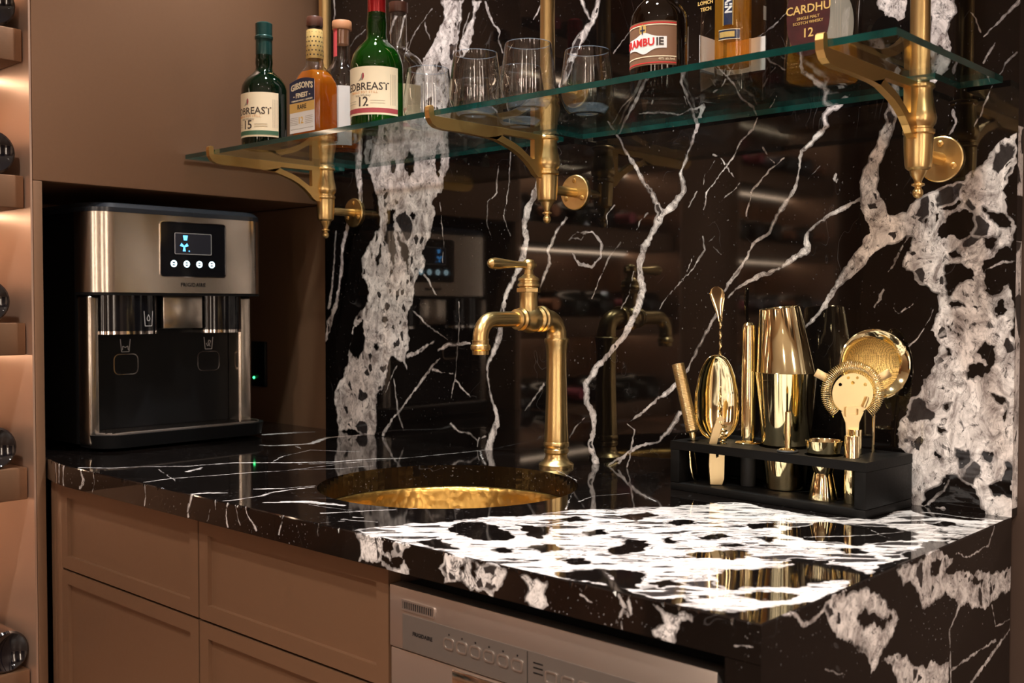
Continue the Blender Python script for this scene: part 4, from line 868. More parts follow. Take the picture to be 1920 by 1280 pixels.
g_ = stroke([(-0.010, 0.012), (-0.0075, -0.012), (0.0075, -0.012), (0.010, 0.012)], 0.0012, (XP, -0.2490, 0.1910), UY, UZ)
g_ = join(g_, stroke([(-0.005, 0.0), (-0.002, -0.006), (0.002, -0.003), (0.005, 0.004), (0.001, 0.006), (-0.001, 0.0), (0.004, -0.007)], 0.0012, (XP, -0.2490, 0.1910), UY, UZ))
part('cup_symbol', g_, 'print_grey', im)
g_ = stroke([(-0.010, 0.014), (-0.0078, -0.014), (0.0078, -0.014), (0.010, 0.014)], 0.0013, (-0.0088, -0.4065, 0.2420), UY, UZ)
g_ = join(g_, stroke([(0, 0.007), (-0.0035, 0.0), (-0.002, -0.004), (0.002, -0.004), (0.0035, 0.0), (0, 0.007)], 0.0012, (-0.0088, -0.4065, 0.2420), UY, UZ))
g_ = [(-0.030 + 0.026 * math.sqrt(max(0.0, 1 - ((p[1] + 0.4365) / 0.0605) ** 2)) + 0.0005 + (p[0] + 0.0088), p[1], p[2]) for p in g_[0]], g_[1]
part('cup_symbol', g_, 'print_grey', im)
tr = part('drip_tray', loft([at(foot(-0.0605, 0.018, 0.05, 0.362), 0.006), at(foot(-0.0605, 0.022, 0.05, 0.368), 0.030)]), 'black', im)
gp = part('drip_grate', loft([at(foot(-0.0600, 0.016, 0.046, 0.350), 0.0302), at(foot(-0.0600, 0.016, 0.046, 0.350), 0.0325)]), 'steel_dark', tr)
gs_ = []
for i in range(8):
    for j in range(38):
        x = -0.052 + i * 0.0082; y = IH - 0.160 + j * 0.00865
        if x > 0.004 and abs(y - IH) > 0.158: continue
        gs_.append(frame([(-0.0032, -0.0036), (0.0032, -0.0036), (0.0032, 0.0036), (-0.0032, 0.0036)], [(-0.0018, -0.0020), (0.0018, -0.0020), (0.0018, 0.0020), (-0.0018, 0.0020)], 0.0014, (x, y, 0.0326), (1, 0, 0), (0, 1, 0)))
part('grate_mesh', join(*gs_), 'chrome', tr, smooth=False)['kind'] = 'stuff'

# ------------------------------------------------------------------ bottles on the glass shelf
SG = GT + 0.0004
def label_lines(c, r, ang, z, rows):
    return join(*[wrap(rule(x, y, w, h), c, r, ang, z) for x, y, w, h in rows])
def whiskey_round(c, label, glass, capsule, num, band, ang, r, hs, lab_z, lab_h, body):
    t = thing('whiskey_bottle', label, 'bottle', (c[0], c[1], SG))
    z = SG; C = (c[0], c[1], 0)
    P = [(0, 0.004), (r * 0.7, 0.003), (r * 0.93, 0.0), (r, 0.006)] + [(r * a, b) for a, b in body]
    part('bottle_glass', lathe(P, 56, (c[0], c[1], z)), glass, t, angle=50)
    nz, ntop = hs
    part('capsule', lathe([(0.0148, nz), (0.0152, nz + 0.002), (0.0150, ntop - 0.032), (0.0165, ntop - 0.030), (0.0168, ntop - 0.026), (0.0152, ntop - 0.024), (0.0155, ntop - 0.002), (0.013, ntop), (0, ntop)], 36, (c[0], c[1], z)), capsule, t)
    zl = z + lab_z; rl = r + 0.0002
    lb = part('front_label', wrap(sheet(2.9 * r, lab_h, 48), C, rl, ang, zl), 'cream', t)
    rr = rl + 0.0004; q = lab_h / 0.078
    part('lettering', wrap(text('REDBREAST', 0.0172 * q, bold=0.0002), C, rr, ang, zl + 0.006 * q), 'ink', lb)
    part('lettering', wrap(text(num, 0.0215 * q, bold=0.0003), C, rr, ang, zl - 0.0185 * q), 'ink', lb)
    part('lettering', wrap(text('SINGLE POT STILL', 0.0052 * q, spacing=1.25), C, rr, ang, zl - 0.0030 * q), 'ink_orange', lb)
    part('lettering', wrap(text('Irish Whiskey', 0.0052 * q), C, rr, ang, zl - 0.0080 * q), 'ink_grey', lb)
    part('printed_rule', label_lines(C, rr, ang, zl - 0.0185 * q, [(sx * 0.026 * q, dy, 0.024 * q, 0.0005) for sx in (-1, 1) for dy in (-0.002, 0.002)]), 'ink_grey', lb)
    part('colour_band', wrap(sheet(2.9 * r, 0.0075 * q, 48, 0.0003), C, rl + 0.0003, ang, zl - 0.0320 * q), band, lb)
    part('printed_rule', join(*[wrap(move(sheet(0.0005, 0.05 * q, 1, 0.0002), (0.048 * q + k * 0.0030, 0.002, 0)), C, rr, ang, zl) for k in range(4)]), 'ink_grey', lb)
    bird = [(-0.0075, -0.006), (-0.002, 0.000), (-0.001, 0.005), (0.002, 0.0075), (0.0035, 0.006), (0.0040, 0.001), (0.0020, -0.004), (-0.002, -0.0045)]
    breast = [(0.0012, 0.0068), (0.0035, 0.006), (0.0040, 0.001), (0.0020, -0.004), (0.0005, -0.001)]
    part('bird_emblem', wrap(prism(scaled(bird, q), 0.0002), C, rr, ang - 0.02, zl + 0.0215 * q), 'ink_grey', lb)
    part('bird_breast', wrap(prism(scaled(breast, q), 0.0002), C, rr + 0.0002, ang - 0.02, zl + 0.0215 * q), 'ink_red', lb)
    return t
rad = math.radians
whiskey_round((0.172, -0.269), 'dark green whiskey bottle with cream 15 label at the left end of the shelf', 'dark_green_glass', 'green_capsule', '15', 'ink_green', rad(-80), 0.0415, (0.172, 0.232), 0.058, 0.080,
    [(1.0, 0.108), (0.96, 0.116), (0.80, 0.128), (0.55, 0.137), (0.40, 0.143), (0.36, 0.150), (0.385, 0.158), (0.37, 0.168), (0.345, 0.178), (0.34, 0.225), (0, 0.226)])
whiskey_round((0.480, -0.258), 'bright green whiskey bottle with cream 12 label and red capsule', 'green_glass', 'red_capsule', '12', 'ink_red', rad(-72), 0.0435, (0.190, 0.285), 0.061, 0.078,
    [(1.0, 0.104), (0.985, 0.112), (0.90, 0.126), (0.72, 0.138), (0.50, 0.147), (0.40, 0.153), (0.37, 0.162), (0.385, 0.175), (0.36, 0.190), (0.34, 0.20), (0.34, 0.278), (0, 0.279)])

# amber flat bottle with navy label
gx, gy = 0.303, -0.252
t = thing('whiskey_bottle', 'amber flat whiskey bottle with navy and gold label and dotted neck', 'bottle', (gx, gy, SG))
def rsq(w, d, r, z, cx, cy, n=6): return [(cx + p[0], cy + p[1], z) for p in rrect(w, d, r, n)]
gr = [(0.076, 0.050, 0.012, 0.0), (0.081, 0.055, 0.014, 0.004), (0.081, 0.055, 0.014, 0.098), (0.079, 0.053, 0.016, 0.106), (0.068, 0.047, 0.018, 0.118), (0.046, 0.038, 0.0175, 0.129), (0.033, 0.033, 0.0162, 0.136), (0.030, 0.030, 0.0148, 0.145), (0.028, 0.028, 0.0138, 0.205)]
part('bottle_glass', loft([rsq(a, b, c, SG + z, gx, gy) for a, b, c, z in gr]), 'bottle_clear', t, angle=50)
part('whiskey', loft([rsq(a - 0.004, b - 0.004, c - 0.002, SG + z + (0.004 if z < 0.002 else 0), gx, gy) for a, b, c, z in gr[:5]] + [rsq(0.050, 0.038, 0.016, SG + 0.1255, gx, gy)]), 'amber', t, angle=50)
part('neck_wrap', lathe([(0.0152, 0.148), (0.0156, 0.149), (0.0146, 0.198), (0.014, 0.199)], 36, (gx, gy, SG)), 'gold_dots', t)
part('neck_dots', join(*[wrap(move(prism(rrect(0.0028, 0.0028, 0.0013, 3), 0.0002), (0, 0, 0)), (gx, gy, 0), 0.0156 - 0.0009 * j / 4, -2.4 + i * 0.42 + (0.21 if j % 2 else 0), SG + 0.154 + j * 0.0078) for j in range(6) for i in range(9)]), 'ink', t)
part('cap', lathe([(0, 0.205), (0.0142, 0.205), (0.0146, 0.207), (0.0146, 0.220), (0.0135, 0.222), (0, 0.222)], 32, (gx, gy, SG)), 'brown_cap', t)
yl = gy - 0.0277
def fr(gm, dx, dz, off=0.0): return place(gm, (gx + dx, yl - off, SG + dz), (1, 0, 0), (0, 0, 1))
lb = part('front_label', fr(sheet(0.072, 0.088, 12), 0, 0.061), 'white_paper', t)
part('navy_band', fr(sheet(0.072, 0.036, 24, 0.0003, lambda x: 0.006 * math.cos(x / 0.072 * PI)), 0, 0.0875, 0.0004), 'navy', lb)
part('gold_band', fr(sheet(0.072, 0.0165, 12), 0, 0.0610, 0.0004), 'gold_foil', lb)
gt = text("GIBSON'S", 0.0150, bold=0.0004)
gt = [(p[0], p[1] + 0.0045 * math.cos(p[0] / 0.072 * PI), p[2]) for p in gt[0]], gt[1]
part('lettering', fr(gt, 0, 0.0940, 0.0009), 'cream', lb)
part('lettering', fr(text('- FINEST -', 0.0115, bold=0.0003), 0, 0.0815, 0.0009), 'cream', lb)
part('lettering', fr(text('CANADIAN WHISKY CANADIEN', 0.0042), 0, 0.0728, 0.0009), 'cream', lb)
part('lettering', fr(text('RARE', 0.0110, bold=0.0002), 0, 0.0610, 0.0009), 'ink', lb)
part('lettering', fr(text('12', 0.0165, bold=0.0003), -0.004, 0.0375, 0.0005), 'gold_foil', lb)
part('printed_rule', join(*[fr(rule(x, dz, 0.022, 0.0006), 0, 0.0375, 0.0005) for x in (-0.0235, 0.0200) for dz in (-0.006, -0.003, 0, 0.003, 0.006)]), 'ink_grey', lb)
part('printed_rule', fr(rule(0, 0, 0.066, 0.0006), 0, 0.0235, 0.0005), 'ink_grey', lb)

# clear bottle with wooden stopper behind it, and clear rounded bottle behind the green one
cx, cy = 0.238, -0.140
t = thing('spirit_bottle', 'clear round bottle with wooden stopper, red seal strip and white label', 'bottle', (cx, cy, SG))
part('bottle_glass', lathe([(0, 0.003), (0.030, 0), (0.037, 0.004), (0.0375, 0.008), (0.0375, 0.135), (0.035, 0.147), (0.026, 0.160), (0.018, 0.169), (0.0160, 0.178), (0.0155, 0.225), (0.0165, 0.227), (0.0165, 0.231), (0.0, 0.231)], 44, (cx, cy, SG)), 'bottle_clear', t, angle=50)
part('stopper', lathe([(0, 0.2315), (0.0180, 0.2315), (0.0185, 0.233), (0.0185, 0.246), (0.0175, 0.248), (0, 0.248)], 32, (cx, cy, SG)), 'cork', t)
part('cork', lathe([(0, 0.205), (0.0125, 0.205), (0.0128, 0.2308), (0, 0.2308)], 24, (cx, cy, SG)), 'cork', t)
part('seal_strip', wrap(sheet(0.010, 0.052, 8), (cx, cy, 0), 0.0168, rad(-88), SG + 0.206), 'pink_strip', t)
part('front_label', wrap(sheet(0.085, 0.110, 40), (cx, cy, 0), 0.0378, rad(-75), SG + 0.066), 'white_paper', t)
part('spirit', lathe([(0, 0.005), (0.034, 0.006), (0.0355, 0.010), (0.0355, 0.016), (0, 0.016)], 36, (cx, cy, SG)), 'amber', t)
cx, cy = 0.394, -0.135
t = thing('spirit_bottle', 'clear broad-shouldered bottle with cream label behind the bright green bottle', 'bottle', (cx, cy, SG))
part('bottle_glass', lathe([(0, 0.003), (0.040, 0), (0.047, 0.005), (0.0475, 0.010), (0.0475, 0.125), (0.046, 0.138), (0.040, 0.152), (0.030, 0.163), (0.018, 0.172), (0.0155, 0.180), (0.0150, 0.235), (0.0, 0.236)], 48, (cx, cy, SG)), 'bottle_clear', t, angle=50)
part('stopper', lathe([(0, 0.2365), (0.0165, 0.2365), (0.017, 0.238), (0.017, 0.254), (0, 0.255)], 28, (cx, cy, SG)), 'brown_cap', t)
lb = part('front_label', wrap(sheet(0.125, 0.080, 44), (cx, cy, 0), 0.0478, rad(-62), SG + 0.062), 'cream', t)
part('colour_band', wrap(sheet(0.125, 0.007, 44), (cx, cy, 0), 0.0481, rad(-62), SG + 0.030), 'ink_red', lb)

# dark brown liqueur bottle
cx, cy = 1.008, -0.203
t = thing('liqueur_bottle', 'dark brown liqueur bottle with brown label and red lettering', 'bottle', (cx, cy, SG))
part('bottle_glass', lathe([(0, 0.004), (0.028, 0.002), (0.036, 0.0), (0.0390, 0.006), (0.0390, 0.096), (0.0375, 0.106), (0.033, 0.116), (0.026, 0.124), (0.0215, 0.130), (0.0200, 0.137), (0.0190, 0.150), (0.016, 0.190), (0.0145, 0.230), (0, 0.231)], 52, (cx, cy, SG)), 'brown_glass', t, angle=50)
part('cap', lathe([(0, 0.2315), (0.0155, 0.2315), (0.0155, 0.262), (0, 0.263)], 28, (cx, cy, SG)), 'gold_foil', t)
A0 = rad(-86); C = (cx, cy, 0); zl = SG + 0.062; R0 = 0.0392
lb = part('front_label', wrap(sheet(0.092, 0.058, 44), C, R0, A0, zl), 'brown_paper', t)
for dz, mt in ((0.0262, 'ink_bright_red'), (-0.0262, 'ink_bright_red'), (0.0240, 'cream'), (-0.0180, 'cream')):
    part('label_stripe', wrap(sheet(0.092, 0.0014, 44), C, R0 + 0.0003, A0, zl + dz), mt, lb)
shield = [(-0.030, 0.0085), (-0.012, 0.0095), (-0.006, 0.0120), (0.006, 0.0120), (0.012, 0.0095), (0.032, 0.0085), (0.032, -0.0065), (0.012, -0.0075), (0.006, -0.0135), (0.0, -0.0150), (-0.006, -0.0135), (-0.012, -0.0075), (-0.030, -0.0065)]
def dense(P, n=4): return [(P[i][0] + (P[(i + 1) % len(P)][0] - P[i][0]) * k / n, P[i][1] + (P[(i + 1) % len(P)][1] - P[i][1]) * k / n) for i in range(len(P)) for k in range(n)]
def strip_shape(P, half, nx=40):
    """shape given by top and bottom outline functions, meshed in columns so that it can bend"""
    V = []; F = []
    for i in range(nx + 1):
        x = P[0] + (P[1] - P[0]) * i / nx; a, b = half(x)
        V += [(x, a, 0.0), (x, b, 0.0), (x, a, 0.0003), (x, b, 0.0003)]
        if i: k = 4 * i; F += [(k - 2, k + 2, k + 3, k - 1), (k - 4, k - 3, k + 1, k), (k - 4, k, k + 2, k - 2), (k - 3, k - 1, k + 3, k + 1)]
    return V, F
def sh(x):
    e = 0.0072 * math.exp(-(x / 0.011) ** 2); return (-0.0072 - e, 0.0080 + e * 0.8)
part('name_shield', wrap(strip_shape((-0.031, 0.031), sh), C, R0 + 0.0004, A0 + 0.02, zl), 'white_paper', lb)
part('lettering', wrap(text('DRAMBU', 0.0138, align='RIGHT', bold=0.0005), C, R0 + 0.0009, A0 + 0.40, zl + 0.0008), 'ink_bright_red', lb)
part('lettering', wrap(text('IE', 0.0138, align='LEFT', bold=0.0005), C, R0 + 0.0009, A0 + 0.44, zl + 0.0008), 'ink', lb)
part('lettering', wrap(text('40% alc./vol.', 0.0048, align='LEFT'), C, R0 + 0.0005, A0 + 0.52, zl - 0.0215), 'cream', lb)
em = part('crest', wrap(prism(dense([(0, 0.009), (0.005, 0.006), (0.005, -0.002), (0.0, -0.008), (-0.005, -0.002), (-0.005, 0.006)], 2), 0.0003), C, R0 + 0.0004, A0 - 0.04, zl + 0.0165), 'gold_foil', lb)
part('crest_cross', wrap(join(rule(0, 0.001, 0.0016, 0.011, 2), rule(0, 0.001, 0.0075, 0.0016, 2)), C, R0 + 0.0008, A0 - 0.04, zl + 0.0165), 'navy', lb)
part('tax_strip', wrap(sheet(0.010, 0.045, 8), C, R0 + 0.0001, rad(38), SG + 0.068), 'white_paper', t)

# tall square bottle with thick base and an inner amber column
cx, cy = 1.060, -0.098
t = thing('spirit_bottle', 'tall square clear bottle with thick base and an amber inner column', 'bottle', (cx, cy, SG))
part('bottle_glass', loft([rsq(0.066, 0.066, 0.012, SG, cx, cy), rsq(0.074, 0.074, 0.014, SG + 0.004, cx, cy), rsq(0.074, 0.074, 0.014, SG + 0.20, cx, cy), rsq(0.060, 0.060, 0.02, SG + 0.215, cx, cy), rsq(0.034, 0.034, 0.015, SG + 0.225, cx, cy), rsq(0.032, 0.032, 0.015, SG + 0.27, cx, cy)]), 'bottle_clear', t, angle=50)
part('thick_base', loft([rsq(0.062, 0.062, 0.012, SG + 0.003, cx, cy), rsq(0.068, 0.068, 0.013, SG + 0.008, cx, cy), rsq(0.062, 0.062, 0.013, SG + 0.016, cx, cy)]), 'bottle_clear', t, angle=50)
part('inner_column', lathe([(0, 0.028), (0.020, 0.026), (0.026, 0.030), (0.0262, 0.048)], 8, (cx, cy, SG)), 'bottle_clear', t, smooth=False)
part('spirit', lathe([(0, 0.0485), (0.0258, 0.0485), (0.0258, 0.185), (0, 0.185)], 8, (cx, cy, SG)), 'amber_pale', t, smooth=False)
CA = rad(-50); CC = (cx, cy, 0); RC = 0.0268
st = part('upright_label', wrap(sheet(0.013, 0.080, 8), CC, RC, CA - 0.42, SG + 0.140), 'navy', t)
part('label_border', join(*[wrap(move(sheet(0.001, 0.082, 1), (dx, 0, 0.0003)), CC, RC, CA - 0.42, SG + 0.140) for dx in (-0.0068, 0.0068)]), 'gold_foil', st)
gt = text('AIN', 0.0135, bold=0.0005)
gt = [(p[1], -p[0], p[2]) for p in gt[0]], gt[1]
part('lettering', wrap(gt, CC, RC + 0.0006, CA - 0.42, SG + 0.1270), 'white_paper', st)
bk = part('belt_label', wrap(move(sheet(0.030, 0.013, 16), (0, 0, 0)), CC, RC, CA - 0.38, SG + 0.0870), 'navy', t)
part('belt_centre', wrap(sheet(0.022, 0.0075, 12), CC, RC + 0.0004, CA - 0.48, SG + 0.0870), 'gold_foil', bk)
part('belt_border', join(*[wrap(move(sheet(0.031, 0.0009, 16), (0, dy, 0.0003)), CC, RC, CA - 0.38, SG + 0.0870) for dy in (-0.0066, 0.0066)]), 'cream', bk)
part('back_label', box(cx - 0.031, cx + 0.031, cy + 0.0345, cy + 0.0350, SG + 0.045, SG + 0.092), 'white_paper', t, smooth=False)
part('back_label', box(cx - 0.0352, cx - 0.0347, cy - 0.031, cy + 0.031, SG + 0.045, SG + 0.092), 'white_paper', t, smooth=False)
part('lettering', place(text('TECH', 0.0070, bold=0.0002), (cx - 0.021, cy - 0.0372, SG + 0.1240), (1, 0, 0), (0, 0, 1)), 'gold_foil', t)
part('lettering', place(text('LOMCH', 0.0070, bold=0.0002), (cx - 0.022, cy - 0.0372, SG + 0.1330), (1, 0, 0), (0, 0, 1)), 'gold_foil', t)
tree = join(*[stroke([(0, -0.009), (0.004 * math.sin(a), 0.0), (0.009 * math.sin(a * 1.2), 0.010 * math.cos(a * 0.8))], 0.0007, (cx - 0.019, cy - 0.0372, SG + 0.1500), (1, 0, 0), (0, 0, 1)) for a in (-1.2, -0.8, -0.4, 0, 0.4, 0.8, 1.2)])
part('tree_emblem', tree, 'gold_foil', t, smooth=False)
part('barcode', join(*[place(rule(0, -0.009 + k * 0.0015, 0.007, 0.0008), (cx + 0.0372, cy + 0.022, SG + 0.1200), (0, 1, 0), (0, 0, 1)) for k in range(13)]), 'white_paper', t)

# square malt bottle with dark red oval label
cx, cy = 1.203, -0.113
t = thing('whiskey_bottle', 'square clear malt bottle with dark red oval label beside the right post', 'bottle', (cx, cy, SG))
W_ = 0.080
gr = [(0.074, 0.0), (0.080, 0.004), (0.079, 0.03), (0.075, 0.06), (0.074, 0.09), (0.077, 0.125), (0.079, 0.150), (0.072, 0.172), (0.050, 0.188), (0.034, 0.198), (0.030, 0.21), (0.029, 0.265)]
part('bottle_glass', loft([rsq(w, w, 0.014 if w > 0.04 else w * 0.45, SG + z, cx, cy) for w, z in gr]), 'bottle_clear', t, angle=50)
part('whiskey', loft([rsq(w - 0.007, w - 0.007, 0.011, SG + z + 0.003, cx, cy) for w, z in gr[:3]] + [rsq(0.0685, 0.0685, 0.011, SG + 0.050, cx, cy)]), 'amber_pale', t, angle=50)
oval = [(0.0300 * math.copysign(abs(math.cos(a)) ** 0.85, math.cos(a)), 0.052 * math.sin(a) * (1 - 0.0 * math.cos(a))) for a in [2 * PI * i / 40 for i in range(40)]]
lb = part('oval_label', prism(oval, 0.0004, (cx, cy - 0.0404, SG + 0.083), (1, 0, 0), (0, 0, 1)), 'oval_red', t)
def on(gm, dz, dx=0): return place(gm, (cx + dx, cy - 0.0410, SG + dz), (1, 0, 0), (0, 0, 1))
part('lettering', on(text('CARDHU', 0.0150, bold=0.0002), 0.0905), 'gold_foil', lb)
part('lettering', on(text('SINGLE MALT', 0.0052), 0.0795), 'gold_foil', lb)
part('lettering', on(text('SCOTCH WHISKY', 0.0052), 0.0735), 'gold_foil', lb)
part('lettering', on(text('12', 0.0160, bold=0.0002), 0.0600), 'gold_foil', lb)
part('lettering', on(text('1824', 0.0050, spacing=1.3), 0.1035), 'gold_foil', lb)
part('printed_rule', join(*[on(rule(0, k * 0.0045, 0.034 - k * 0.003, 0.0012), 0.1100) for k in range(5)]), 'gold_foil', lb)
part('back_label', prism(scaled(oval, 0.86), 0.0004, (cx - 0.0355, cy, SG + 0.083), (0, 1, 0), (0, 0, 1)), 'frost', t)
part('back_label', prism(scaled(oval, 0.86), 0.0004, (cx, cy + 0.0355, SG + 0.083), (1, 0, 0), (0, 0, 1)), 'frost', t)

# ------------------------------------------------------------------ tumblers
def tumbler(loc, label):
    t = thing('tumbler', label, 'glass', (loc[0], loc[1], SG), 'clear tumblers on the glass shelf')
    prof = [(0, 0.0045), (0.018, 0.003), (0.0245, 0.0), (0.0275, 0.0015), (0.034, 0.010), (0.0390, 0.022), (0.0408, 0.032), (0.0402, 0.046), (0.0375, 0.068), (0.0340, 0.0935), (0.0337, 0.0945), (0.0332, 0.0945), (0.0329, 0.0935), (0.0364, 0.068), (0.0391, 0.046), (0.0397, 0.032), (0.0375, 0.022), (0.031, 0.0140), (0.022, 0.0115), (0, 0.0110)]
    part('bowl', lathe(prof[4:16], 56, (loc[0], loc[1], SG)), 'tumbler', t, angle=60)
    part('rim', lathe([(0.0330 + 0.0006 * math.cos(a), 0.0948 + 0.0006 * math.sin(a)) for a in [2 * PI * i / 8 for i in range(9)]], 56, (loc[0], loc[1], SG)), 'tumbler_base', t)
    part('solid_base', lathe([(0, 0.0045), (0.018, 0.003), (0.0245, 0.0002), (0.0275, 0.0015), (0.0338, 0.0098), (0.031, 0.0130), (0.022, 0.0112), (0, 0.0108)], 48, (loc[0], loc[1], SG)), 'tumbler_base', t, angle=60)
    return t
tumbler((0.571, -0.226), 'clear tumbler nearest the green bottle, front row')
tumbler((0.705, -0.252), 'clear tumbler in the front row, second from the green bottle')
tumbler((0.806, -0.245), 'clear tumbler in the front row, before the middle brass post')
tumbler((0.842, -0.152), 'clear tumbler standing rightmost, just past the middle brass post')
tumbler((0.690, -0.135), 'clear tumbler in the back row, hidden behind the one before the middle post')
tumbler((0.566, -0.110), 'clear tumbler in the back row, seen between the first two front tumblers')

# ------------------------------------------------------------------ bar tool stand
CR = math.radians(-3.55)
cd_ = thing('tool_stand', 'black wooden bar tool stand with open front on the worktop', 'tool stand', (1.132, -0.068, 0), rotz=CR)
def plate(outer, holes, z0, z1):
    """flat board with round holes, triangulated"""
    pts = [Vector(p) for p in outer]; ed = [(i, (i + 1) % len(outer)) for i in range(len(outer))]; loops = [list(range(len(outer)))]
    for hx, hy, hr in holes:
        k = len(pts); pts += [Vector((hx + hr * math.cos(2 * PI * i / 24), hy + hr * math.sin(2 * PI * i / 24))) for i in range(24)]
        ed += [(k + i, k + (i + 1) % 24) for i in range(24)]; loops.append([k + i for i in range(24)])
    r = delaunay_2d_cdt(pts, ed, [], 0, 1e-6); vs = r[0]; n = len(vs); fs = []
    for f in r[2]:
        c = (vs[f[0]] + vs[f[1]] + vs[f[2]]) / 3
        if any((c.x - hx) ** 2 + (c.y - hy) ** 2 < (hr * 0.999) ** 2 for hx, hy, hr in holes): continue
        fs.append(tuple(f))
    V = [(v.x, v.y, z0) for v in vs] + [(v.x, v.y, z1) for v in vs]
    F = [tuple(reversed(f)) for f in fs] + [tuple(i + n for i in f) for f in fs]
    for L in loops:
        for i in range(len(L)): a, b = L[i], L[(i + 1) % len(L)]; F.append((a, b, n + b, n + a))
    return V, F
Wc, Dc, Hc = 0.307, 0.125, 0.071
def tolocal(x, y):
    dx, dy = x - 1.132, y + 0.068; c, s_ = math.cos(-CR), math.sin(-CR)
    return dx * c - dy * s_, dx * s_ + dy * c
HOLES = [(0.9995, -0.100, 0.0085), (1.0410, -0.100, 0.0140), (1.0085, -0.040, 0.0075), (1.0770, -0.0755, 0.0115), (1.1280, -0.0600, 0.0375), (1.2065, -0.1040, 0.0250), (1.2458, -0.1045, 0.0108), (1.2330, -0.0680, 0.0100), (1.2420, -0.0330, 0.004), (1.1600, -0.1150, 0.006)]
part('top_board', plate([(-Wc / 2, -Dc / 2), (Wc / 2, -Dc / 2), (Wc / 2, Dc / 2), (-Wc / 2, Dc / 2)], [tolocal(a, b) + (r,) for a, b, r in HOLES], Hc - 0.012, Hc), 'black_wood', cd_, local=True, smooth=False)
part('base_board', bbox(-Wc / 2, Wc / 2, -Dc / 2, Dc / 2, 0.0, 0.011, 0.0015), 'black_wood', cd_, local=True)
for s_ in (-1, 1):
    x0, x1 = sorted((s_ * Wc / 2, s_ * (Wc / 2 - 0.016)))
    part('end_block', bbox(x0, x1, -Dc / 2, Dc / 2, 0.0112, Hc - 0.0122, 0.0012), 'black_wood', cd_, local=True)
part('back_board', box(-Wc / 2 + 0.016, Wc / 2 - 0.016, Dc / 2 - 0.010, Dc / 2 - 0.001, 0.0112, Hc - 0.0122), 'black_wood', cd_, local=True, smooth=False)

BZ = 0.0115
UR, NR = Vector((0.7341, 0.6791, 0)), Vector((0.6791, -0.7341, 0))      # across and towards the room
def sc(x, y, z, a, b, d=0.0):
    """point a across, b up, d forward of (x, y, z)"""
    p = Vector((x, y, z)) + UR * a + NR * d; return (p.x, p.y, p.z + b)

# peeling knife with knurled handle
t = thing('peeler', 'gold citrus peeler with knurled round handle at the left of the stand', 'bar tool', (1.003, -0.1, BZ))
A, B = Vector((0.9729, -0.1, 0.182)), Vector((0.9987, -0.1, 0.0849))
ax = (B - A).normalized()
mt = Matrix.Translation(A) @ ax.to_track_quat('Z', 'Y').to_matrix().to_4x4()
L = (B - A).length; pf = [(0, 0), (0.0085, 0)]
kn = 44
for i in range(kn): pf += [(0.0092, L * (i + 0.15) / kn), (0.0092, L * (i + 0.55) / kn), (0.0086, L * (i + 0.85) / kn)]
pf += [(0.0085, L), (0.006, L + 0.002), (0, L + 0.002)]
part('handle', xf(lathe(pf, 24), mt), 'gold_satin', t, smooth=False)
part('blade', join(tube([tuple(B), (1.0000, -0.1, 0.078), (1.0005, -0.1, 0.070)], [0.0055, 0.0045, 0.0040], 12), tube([(1.0000, -0.1, 0.071), (0.9985, -0.1, 0.055), (1.0010, -0.1, 0.035), (1.0040, -0.1, 0.020), (1.0045, -0.1, 0.0125)], [0.0040, 0.0070, 0.0085, 0.0075, 0.0020], 16, flat=0.25)), 'gold', t)

# ice scoop
t = thing('ice_scoop', 'gold oval ice scoop leaning upright in the stand behind the corkscrew', 'bar tool', (1.012, -0.05, Hc))
rings = []
for i in range(30):
    v = 1 - (1 - i / 29) ** 1.35; z = 0.0705 + 0.124 * v
    w = float(np.interp(v, [0, 0.04, 0.08, 0.2, 0.36, 0.55, 0.74, 0.87, 0.95, 0.985, 1.0], [0.012, 0.0185, 0.0240, 0.0315, 0.0332, 0.0316, 0.0268, 0.0210, 0.0150, 0.0100, 0.0045]))
    dep = 0.015 * (1 - v) ** 0.6 * math.sin(PI * min(1, v * 2.2 + 0.12) / 2) + 0.004
    rings.append((z, w, dep))
V = []; F = []; nu = 18
for side in (0, 1):
    for z, w, dep in rings:
        for j in range(nu + 1):
            a = PI * j / nu; V.append(sc(1.0118, -0.055, z, -w * math.cos(a), 0, -(dep + (0.0012 if side else 0)) * math.sin(a) + (0.0 if side == 0 else -0.0002)))
n1 = len(rings) * (nu + 1)
for side in (0, 1):
    for i in range(len(rings) - 1):
        for j in range(nu):
            k = side * n1 + i * (nu + 1) + j; F.append((k, k + 1, k + nu + 2, k + nu + 1))
for i in range(len(rings) - 1):
    for j in (0, nu): k = i * (nu + 1) + j; F.append((k, k + nu + 1, n1 + k + nu + 1, n1 + k))
for i in (0, len(rings) - 1):
    for j in range(nu): k = i * (nu + 1) + j; F.append((k, k + 1, n1 + k + 1, n1 + k))
part('scoop_bowl', (V, F), 'gold', t, angle=60)
part('rim', tube([sc(1.0118, -0.055, z, -w, 0) for z, w, d in rings] + [sc(1.0118, -0.055, z, w, 0) for z, w, d in reversed(rings)], 0.0008, 8), 'gold', t)

